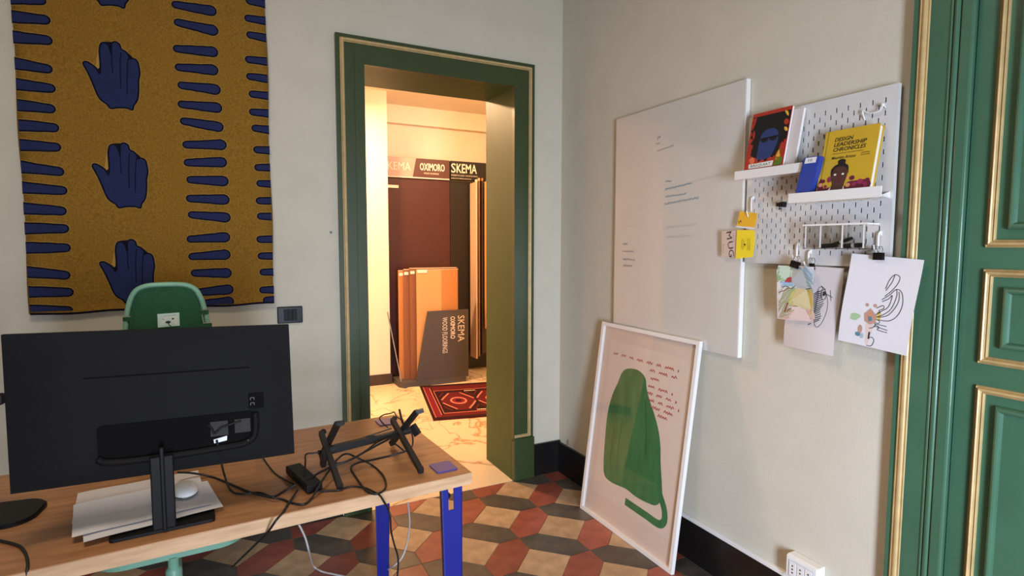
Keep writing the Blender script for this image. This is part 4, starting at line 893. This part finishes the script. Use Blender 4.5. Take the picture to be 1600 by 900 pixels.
# monitor
MC = Vector((-2.026, -1.390, 0)); m_yaw = math.radians(3.1)
MU = Vector((math.cos(m_yaw), math.sin(m_yaw), -.031)).normalized(); MV = Vector((-.01, .058, .998)).normalized()
MP = frame_map((-2.334, -1.411, .882), MU, MV)   # u right, v up, d toward the camera; rear shell at d=0
t = thing('monitor', tuple(MC + Vector((0, 0, .75))), 'large black monitor seen from behind on a slim flat stand', 'monitor')
w = MB()
def bulge(u, v):
    a = max(0, 1 - ((u - .305) / .30) ** 2); b = max(0, 1 - ((v - .17) / .19) ** 2); return .006 * min(1, 2.2 * a) * min(1, 2.2 * b)
n = 24; vs = []
for j in range(n + 1):
    for i in range(n + 1): 
        u, v = .61 * i / n, .363 * j / n; vs.append(MP(u, v, bulge(u, v) - .006))
w.add(vs, [(j * (n + 1) + i, j * (n + 1) + i + 1, (j + 1) * (n + 1) + i + 1, (j + 1) * (n + 1) + i) for j in range(n) for i in range(n)], 0, True)
w.prism([(0, 0), (.61, 0), (.61, .363), (0, .363)], MP, -.030, -.0062); obj('rear_shell', w, BLKM, t)
w = MB(); w.prism([(.006, .008), (.604, .008), (.604, .357), (.006, .357)], MP, -.031, -.030); obj('screen', w, BLKG, t)
w = MB(); pts = [(.145, .252), (.30, .252), (.505, .252)]; ribbon(w, spl2(pts, 8), .0022, MP, .0062); obj('seam_line', w, RECESS, t)
w = MB(); hp = rrect(.165, .052, .512, .135, .012); w.prism(hp, MP, -.004, .0045); obj('cable_bay', w, RECESS, t)
w = MB(); rim = spl2([(.165, .058), (.19, .046), (.30, .043), (.44, .047), (.490, .053), (.510, .075), (.513, .130)], 6)
w.tube([MP(u, v, .010) for u, v in rim], .009, 8); obj('tray_rim', w, BLKM, t)
for u0, v0, u1, v1 in ((.405, .078, .446, .116), (.462, .080, .500, .116)):
    w = MB(); w.prism([(u0, v0), (u1, v0), (u1, v1), (u0, v1)], MP, .0045, .0055); obj('rating_label', w, GREY, t)
w = MB(); w.prism([(.412, .060), (.442, .064), (.443, .076), (.411, .070)], MP, .0055, .0065); obj('white_sticker', w, WHITEP, t)
w = MB(); w.prism(rrect(.498, .140, .536, .182, .004), MP, -.004, .0035)
obj('port_recess', w, RECESS, t)
for v in (.150, .164):
    w = MB(); ribbon(w, [(.503, v), (.503, v + .006), (.512, v + .006), (.512, v)], .0014, MP, .0042); obj('port', w, flat('port_grey', (120, 118, 116), .6), t)
ST = Matrix.Translation((-2.036, -1.441, .74)) @ Matrix.Rotation(math.radians(3), 4, 'Z')
w = MB(); w.box((-.026, .0, .006), (.024, .014, .190), T=ST, bev=.003); w.box((-.005, -.009, .006), (.005, .001, .215), T=ST, bev=.003); obj('stand_column', w, BLK, t)
w = MB(); w.prism(rrect(-.115, -.003, .110, .16, .01), lambda u, v, d: ST @ Vector((u, v, d)), .0006, .008); obj('stand_base', w, BLK, t)
w = MB(); w.tube([MP(.40 + .02 * 0, .112, .006), MP(.409, .098, .010), MP(.413, .085, .012)], .003, 6); w.tube([MP(.478, .112, .006), MP(.43, .10, .010), MP(.413, .085, .012)], .003, 6); obj('cable_tail', w, BLK, t)

# papers, mouse on desk
def flat_sheet(cx, cy, ang, z, label, m, grp, curl=0.0):
    c, s_ = math.cos(ang), math.sin(ang)
    w = MB(); n = 8
    for face, dd in ((0, 0), (1, -.0003)):
        vs = []
        for j in range(n + 1):
            for i in range(n + 1):
                u = (i / n - .5) * .297; v = (j / n - .5) * .21
                vs.append((cx + u * c - v * s_, cy + u * s_ + v * c, z + dd + curl * ((j / n - .5) ** 2) + .0008 * math.sin(i * 1.3)))
        fs = [(j * (n + 1) + i, j * (n + 1) + i + 1, (j + 1) * (n + 1) + i + 1, (j + 1) * (n + 1) + i) for j in range(n) for i in range(n)]
        w.add(vs, fs if not face else [f[::-1] for f in fs], 0, True)
    return obj('paper_sheet', w, m, label=label, cat='paper', group=grp, origin=(cx, cy, z))
flat_sheet(-2.112, -1.190, .12, .7500, 'lowest loose white sheet lying on the monitor base, its corner showing at left', PAPERP, 'paper sheets under the monitor')
flat_sheet(-2.074, -1.312, .20, .7520, 'middle white sheet of the loose stack on the monitor base', PAPER, 'paper sheets under the monitor', .008)
flat_sheet(-2.098, -1.285, .17, .7550, 'top white sheet of the stack on the monitor base, under the mouse', PAPER, 'paper sheets under the monitor', .01)
t = thing('mouse', (-1.985, -1.215, .756), 'white low computer mouse lying on loose papers behind the monitor stand', 'mouse')
w = MB(); prof = []
MT = Matrix.Translation((-2.003, -1.250, .7595)) @ Matrix.Rotation(.15, 4, 'Z')
n = 20; rings = []
for k in range(7):
    a = (math.pi / 2) * k / 6; rings.append([MT @ Vector((.033 * math.cos(a) * math.cos(2 * math.pi * i / n), .056 * math.cos(a) ** .8 * math.sin(2 * math.pi * i / n), .004 + .018 * math.sin(a))) for i in range(n)])
vs = [q for R in rings for q in R]; w.add(vs, [(k * n + i, k * n + (i + 1) % n, (k + 1) * n + (i + 1) % n, (k + 1) * n + i) for k in range(6) for i in range(n)], 0, True); obj('top_shell', w, WHITEG, t)
w = MB(); w.prism(ell(0, 0, .033, .056, 20), lambda u, v, d: MT @ Vector((u, v, d)), 0, .004); obj('base', w, SILVER, t)

# second monitor foot at the left edge
t = thing('monitor_stand', (-2.47, -1.13, .74), 'dark rounded monitor stand foot at left end of the desk', 'monitor stand')
BT = Matrix.Translation((-2.46, -1.155, .7405)) @ Matrix.Rotation(-.12, 4, 'Z')
w = MB(); bp = rrect(-.13, -.085, .125, .08, .06, 8); w.prism(bp, lambda u, v, d: BT @ Vector((u, v, d)), 0, .006); w.prism(offset(bp, -.004), lambda u, v, d: BT @ Vector((u, v, d)), .006, .010); obj('foot', w, BLK, t)
w = MB(); w.box((-.075, -.015, .01), (-.045, .015, .36), T=BT, bev=.004); obj('column', w, BLK, t)
w = MB(); w.box((-.075, -.012, .296), (.060, .010, .325), T=BT, bev=.005); obj('arm', w, BLK, t)

# ------------------------------------------------------------------ chair behind the desk
t = thing('swivel_chair', (-2.07, -.80, 0), 'green padded swivel chair with mint edging behind desk', 'chair')
CT = Matrix.Translation((-2.068, -.80, 0)) @ Matrix.Rotation(math.radians(3), 4, 'Z')
def bp_(z):    # half width of the backrest at height z
    return .168 - (z - .72) * .075 if z < 1.18 else .1335
def backP(u, v, d): 
    return CT @ Vector((u, .20 + .06 * (v - .62) + .25 * u * u - d, v))
out = [(-.170, .62), (.170, .62), (.164, .80), (.150, .98), (.133, 1.12), (.124, 1.19), (.114, 1.24), (.096, 1.277), (.068, 1.294), (.03, 1.298), (-.03, 1.298), (-.068, 1.294), (-.096, 1.277), (-.114, 1.24), (-.124, 1.19), (-.133, 1.12), (-.150, .98), (-.164, .80)]
outs = smooth2(out, 3)
w = MB(); w.prism(offset(outs, -.012), backP, -.022, .010); w.prism(offset(outs, -.022), backP, .010, .016); obj('backrest_pad', w, CHAIRG, t)
def rimseg(pts, n_): 
    w = MB(); w.tube([backP(u, v, -.008) for u, v in spl2(pts, 4)], .0105, 8); return obj('backrest_rim', w, MINT, t)
rimseg([(-.125, 1.186), (-.114, 1.236), (-.096, 1.273), (-.068, 1.290), (-.03, 1.295), (.03, 1.295), (.068, 1.290), (.096, 1.273), (.114, 1.236), (.123, 1.196)], 0)
for sx in (-1, 1):
    rimseg([(sx * .132, 1.135 + .01 * sx), (sx * .127, 1.172 + .005 * sx)], 0); rimseg([(sx * .170, .63), (sx * .164, .80), (sx * .150, .98), (sx * .134, 1.115)], 0)
    for v in (1.125 + .010 * sx, 1.180 + .005 * sx):
        w = MB(); w.bar(backP(sx * .112, v, .004), backP(sx * (.146 if v < 1.15 else .136), v, -.004), .012, .014); obj('strap_tab', w, CHAIRG, t)
w = MB(); st = rrect(-.215, -.20, .215, .20, .09, 8)
w.prism(offset(st, -.006), lambda u, v, d: CT @ Vector((u, v, d)), .468, .50); obj('seat_pad', w, CHAIRG, t)
w = MB(); w.prism(st, lambda u, v, d: CT @ Vector((u, v, d)), .448, .466); obj('seat_shell', w, MINT, t)
w = MB(); w.bar(CT @ Vector((0, .17, .455)), CT @ Vector((0, .215, .70)), .06, .012); obj('back_bracket', w, MINT, t)
w = MB(); w.lathe([(.018, .10), (.018, .40), (.030, .40), (.030, .449)], CT @ Vector((0, 0, 0)), 20); w.lathe([(.045, .372), (.045, .392), (.03, .40)], CT @ Vector((0, 0, 0)), 20)
obj('column', w, MINT, t)
w = MB(); w.tube([CT @ Vector((-.002, -.19, .455)), CT @ Vector((-.002, -.185, .43)), CT @ Vector((-.002, -.18, .30))], [.016, .016, .016], 12); w.lathe([(.016, 0), (.024, .02), (.024, .06), (.016, .07)], CT @ Vector((-.002, -.18, .345)), 14); obj('front_strut', w, MINT, t)
for k in range(5):
    a = 2 * math.pi * k / 5 + .3
    w = MB(); w.bar(CT @ Vector((0, 0, .105)), CT @ Vector((.28 * math.cos(a), .28 * math.sin(a), .075)), .034, .022); o = obj('leg', w, MINT, t)
    c = CT @ Vector((.275 * math.cos(a), .275 * math.sin(a), .029)); d = Vector((-math.sin(a), math.cos(a), 0))
    w = MB(); w.tube([c - d * .012, c + d * .012], .028, 14); w.bar(c, c + Vector((0, 0, .04)), .012, .012, upv=(1, 0, 0)); obj('castor', w, BLK, o)
# bear card taped to the backrest
BEARW = mat('bear_card_white', (206, 238, 234), 0.6, 0.02, 20); BEARS = mat('bear_card_shade', (150, 182, 178), 0.6); BEARD = mat('bear_card_dark', (30, 44, 44), 0.6)
t = thing('picture_card', tuple(backP(0, 1.16, .02)), 'small pale card with a white bear face on the green chair back', 'card')
PC = lambda u, v, d: backP(u, v, .0165 + d)
w = MB(); w.prism([(-.030, 1.140), (.040, 1.142), (.040, 1.192), (-.030, 1.190)], PC, 0, .001); obj('card', w, BEARW, t)
w = MB(); w.poly(smooth2([(-.016, 1.146), (-.018, 1.168), (-.008, 1.184), (.014, 1.186), (.030, 1.180), (.034, 1.158), (.024, 1.146)], 3), PC, .0013, 2)
w.poly(smooth2([(-.012, 1.146), (-.010, 1.160), (.004, 1.170), (.018, 1.162), (.022, 1.146)], 3), PC, .0016, 0)
w.poly(ell(.003, 1.158, .0085, .005, 12), PC, .0019, 1); w.poly(ell(.019, 1.170, .0036, .003, 10), PC, .0019, 1); w.poly(ell(-.012, 1.170, .003, .0022, 10), PC, .0019, 3)
ribbon(w, [(.004, 1.154), (.005, 1.148), (.012, 1.143)], .003, PC, .0019, 1); ribbon(w, [(-.012, 1.181), (.028, 1.183)], .0016, PC, .0018, 3)
obj('bear_print', w, [BEARW, BEARD, flat('bear_card_light', (226, 240, 236), .6), BEARS], t)

# ------------------------------------------------------------------ folding laptop stand, hub, cables
STK = mat('stand_black', (30, 28, 28), 0.5, 0.06, 30)
t = thing('laptop_stand', (-1.49, -1.25, .74), 'black folding laptop stand standing open on desk, tangled in cables', 'laptop stand')
FL_, FR_, BL_, BR_ = Vector((-1.607, -1.392, .7495)), Vector((-1.361, -1.382, .7495)), Vector((-1.617, -1.118, .7495)), Vector((-1.379, -1.104, .7495))
STAND = {}
def sbar(name, a, b, r_, hookd=None):
    w = MB(); a, b = Vector(a), Vector(b)
    w.bar(a, b, .015, .017)
    w.bar(a - (b - a).normalized() * .002, a + (b - a).normalized() * .010, .016, .018)
    if hookd: w.bar(b - (b - a).normalized() * .004, b + Vector(hookd), .013, .013)
    return obj(name, w, STK, t)
LC, RC = Vector((-1.612, -1.232, .806)), Vector((-1.345, -1.160, .806))
sbar('arm', FL_, (-1.623, -1.159, .842), 0, (.012, .004, .004)); sbar('arm', BL_, (-1.592, -1.288, .905), 0, (.018, -.004, .002))
sbar('arm', FR_, (-1.374, -1.100, .832), 0, (.012, .004, .006)); sbar('arm', BR_, (-1.325, -1.230, .890), 0, (.022, -.004, .004))
w = MB(); m_ = LC + (RC - LC) * .55
w.bar(LC, m_ + (RC - LC) * .03, .020, .022); w.bar(m_ - (RC - LC) * .06, RC, .016, .016); obj('spreader_beam', w, STK, t)
for c in (LC, RC):
    w = MB(); d = (RC - LC).normalized(); w.tube([c - d * .016, c + d * .016], .013, 14); obj('hinge', w, STK, t)
w = MB(); w.bar(LC + Vector((-.015, -.02, .005)), LC + Vector((-.018, .0, -.045)), .014, .02); obj('stop_lug', w, STK, t)
w = MB(); w.bar(RC + Vector((.03, .02, .01)), RC + Vector((.045, .0, -.02)), .016, .024); obj('stop_lug', w, STK, t)
# hub
HB = Matrix.Translation((-1.695, -1.285, .742)) @ Matrix.Rotation(math.radians(102), 4, 'Z')
t = thing('usb_hub', (-1.695, -1.285, .742), 'small black cable hub on the desk where the cables meet', 'hub')
w = MB(); w.box((-.095, -.024, 0), (.095, .022, .024), T=HB, bev=.004); obj('housing', w, BLK, t)
for k in range(3):
    w = MB(); w.box((-.07 + k * .045, .0215, .007), (-.045 + k * .045, .0232, .016), T=HB); obj('port', w, BLKG, t)
C_PORT = [(-1.917, -1.395, 0.938), (-1.91, -1.37, 0.876), (-1.904, -1.214, 0.775), (-1.89, -1.254, 0.744), (-1.866, -1.299, 0.744), (-1.817, -1.314, 0.744), (-1.785, -1.358, 0.744), (-1.751, -1.333, 0.744), (-1.721, -1.329, 0.755)]
C_LONG = [(-2.026, -1.146, 0.78), (-1.991, -1.128, 0.765), (-1.941, -1.127, 0.744), (-1.899, -1.195, 0.744), (-1.841, -1.297, 0.744), (-1.787, -1.386, 0.752), (-1.764, -1.386, 0.744), (-1.741, -1.424, 0.744), (-1.714, -1.446, 0.744), (-1.691, -1.423, 0.744), (-1.662, -1.385, 0.765), (-1.629, -1.326, 0.775), (-1.592, -1.275, 0.79), (-1.559, -1.244, 0.79), (-1.527, -1.259, 0.775), (-1.485, -1.25, 0.744), (-1.473, -1.335, 0.744), (-1.478, -1.407, 0.744), (-1.496, -1.457, 0.744), (-1.522, -1.472, 0.744), (-1.539, -1.45, 0.744), (-1.546, -1.402, 0.744), (-1.55, -1.291, 0.744), (-1.546, -1.243, 0.744), (-1.524, -1.245, 0.755), (-1.489, -1.267, 0.765), (-1.438, -1.309, 0.785), (-1.392, -1.309, 0.79)]
C_RIGHT = [(-1.843, -1.4, 0.928), (-1.815, -1.052, 0.79), (-1.802, -1.029, 0.765), (-1.771, -1.164, 0.744), (-1.745, -1.247, 0.744), (-1.721, -1.327, 0.752)]
C_EDGE = [(-1.72, -1.365, 0.752), (-1.747, -1.417, 0.744), (-1.77, -1.476, 0.744), (-1.788, -1.516, 0.747), (-1.809, -1.485, 0.703), (-1.832, -1.364, 0.62), (-1.893, -1.042, 0.4)]
C_UP = [(-1.694, -1.309, 0.765), (-1.683, -1.244, 0.785), (-1.675, -1.192, 0.79), (-1.652, -1.191, 0.79), (-1.627, -1.191, 0.79)]
C_BEAM = [(-1.69, -1.336, 0.765), (-1.65, -1.307, 0.77), (-1.611, -1.295, 0.778), (-1.56, -1.289, 0.785), (-1.505, -1.253, 0.79), (-1.444, -1.223, 0.8), (-1.383, -1.186, 0.805)]
C_BEAM2 = [(-1.625, -1.288, 0.782), (-1.56, -1.28, 0.78), (-1.499, -1.243, 0.79), (-1.449, -1.207, 0.8), (-1.37, -1.18, 0.81)]
C_FRONT = [(-1.677, -1.392, 0.75), (-1.645, -1.387, 0.744), (-1.611, -1.399, 0.744), (-1.592, -1.39, 0.744), (-1.57, -1.391, 0.744), (-1.545, -1.413, 0.744), (-1.526, -1.451, 0.744), (-1.515, -1.489, 0.744), (-1.516, -1.526, 0.746), (-1.491, -1.475, 0.697), (-1.483, -1.472, 0.667), (-1.478, -1.46, 0.619), (-1.467, -1.45, 0.572), (-1.453, -1.44, 0.517), (-1.454, -1.43, 0.45)]
C_LOOP = [(-1.358, -0.973, 0.765), (-1.37, -0.934, 0.775), (-1.376, -0.922, 0.79), (-1.359, -0.922, 0.8), (-1.341, -0.949, 0.81), (-1.328, -0.956, 0.815), (-1.331, -0.999, 0.81), (-1.327, -1.044, 0.81), (-1.337, -1.105, 0.81)]
C_SIDE = [(-1.349, -1.161, 0.81), (-1.324, -1.14, 0.8), (-1.315, -1.145, 0.775), (-1.327, -1.177, 0.755), (-1.368, -1.24, 0.765), (-1.382, -1.23, 0.775), (-1.396, -1.201, 0.785)]
C_TOP = [(-1.532, -1.166, 0.8), (-1.49, -1.186, 0.815), (-1.445, -1.192, 0.825), (-1.402, -1.196, 0.835)]
C_THIN = [(-1.343, -1.081, 0.86), (-1.345, -1.109, 0.84), (-1.342, -1.121, 0.82)]
C_WHITE = [(-1.662, -0.8, 0.379), (-1.653, -0.8, 0.359), (-1.637, -0.79, 0.31), (-1.624, -0.77, 0.247), (-1.576, -0.485, 0.03), (-1.547, -0.501, 0.004), (-1.503, -0.55, 0.004), (-1.445, -0.606, 0.004)]
C_WHITE2 = [(-1.235, -0.8, 0.38), (-1.23, -0.8, 0.335), (-1.231, -0.81, 0.279), (-1.246, -0.82, 0.21), (-1.271, -0.83, 0.163), (-1.304, -0.84, 0.144), (-1.316, -0.709, 0.05), (-1.348, -0.667, 0.01)]
C_LEFT = [(-2.415, -1.289, 0.744), (-2.382, -1.322, 0.744), (-2.35, -1.354, 0.744), (-2.329, -1.381, 0.744), (-2.309, -1.425, 0.744), (-2.294, -1.474, 0.744), (-2.289, -1.5, 0.742), (-2.292, -1.5, 0.721)]
CBLK = mat('cable_black', (20, 19, 19), 0.5); CWHT = mat('cable_white', (206, 204, 202), 0.5)
def cable(pts, r, label, m=CBLK, plug=None):
    w = MB(); w.tube(spline(pts, 7), r, 7)
    o = obj('cable', w, m, label=label, cat='cable', origin=tuple(pts[0]))
    if plug is not None:
        a, b = Vector(pts[plug]), Vector(pts[plug - 1 if plug else 1]); d = (a - b).normalized()
        w = MB(); w.tube([a - d * .012, a + d * .016], .0065, 8); obj('plug', w, BLK, o)
    return o
cable(C_PORT, .0030, 'black cable dropping from the monitor ports to the hub')
cable(C_LONG, .0032, 'longest black cable, coming from behind monitor stand and looping in front of laptop stand')
cable(C_RIGHT, .0026, 'thin black cable curving from right edge of monitor bay down to the hub')
cable(C_EDGE, .0032, 'black cable running from the hub over the front desk edge, down to the left')
cable(C_UP, .0028, 'short black cable rising from the hub to left hinge of laptop stand', plug=4)
cable(C_BEAM, .0036, 'thick black cable from the hub running along front of the laptop stand beam')
cable(C_BEAM2, .0026, 'thin black cable twisted beside the thick one along the laptop stand beam')
cable(C_FRONT, .0028, 'black cable crossing behind front foot of laptop stand and hanging over the desk front')
cable(C_LOOP, .0024, 'thin black cable loop standing up behind the right end of laptop stand')
cable(C_SIDE, .0028, 'black cable loop with plug at right side of laptop stand', plug=0)
cable(C_TOP, .0024, 'black cable stretched above the laptop stand beam')
cable(C_THIN, .0040, 'short upright black cable end sticking up at right of laptop stand')
cable(C_WHITE, .0040, 'white cable hanging below the desk and trailing along the tiles', CWHT)
cable(C_WHITE2, .0036, 'white cable hanging along the rear blue desk leg', CWHT)
cable(C_LEFT, .0034, 'black cable at left end of the desk bending over the front edge')
w = MB(); w.tube([(-.006, -.115, .235), (-.008, -.118, .205), (-.018, -.122, .196)], .003, 6)
obj('cable', w, flat('cable_grey', (120, 112, 104), .6), label='short grey cable end poking from right wall above the baseboard, behind framed print', cat='cable', origin=(-.006, -.115, .2))
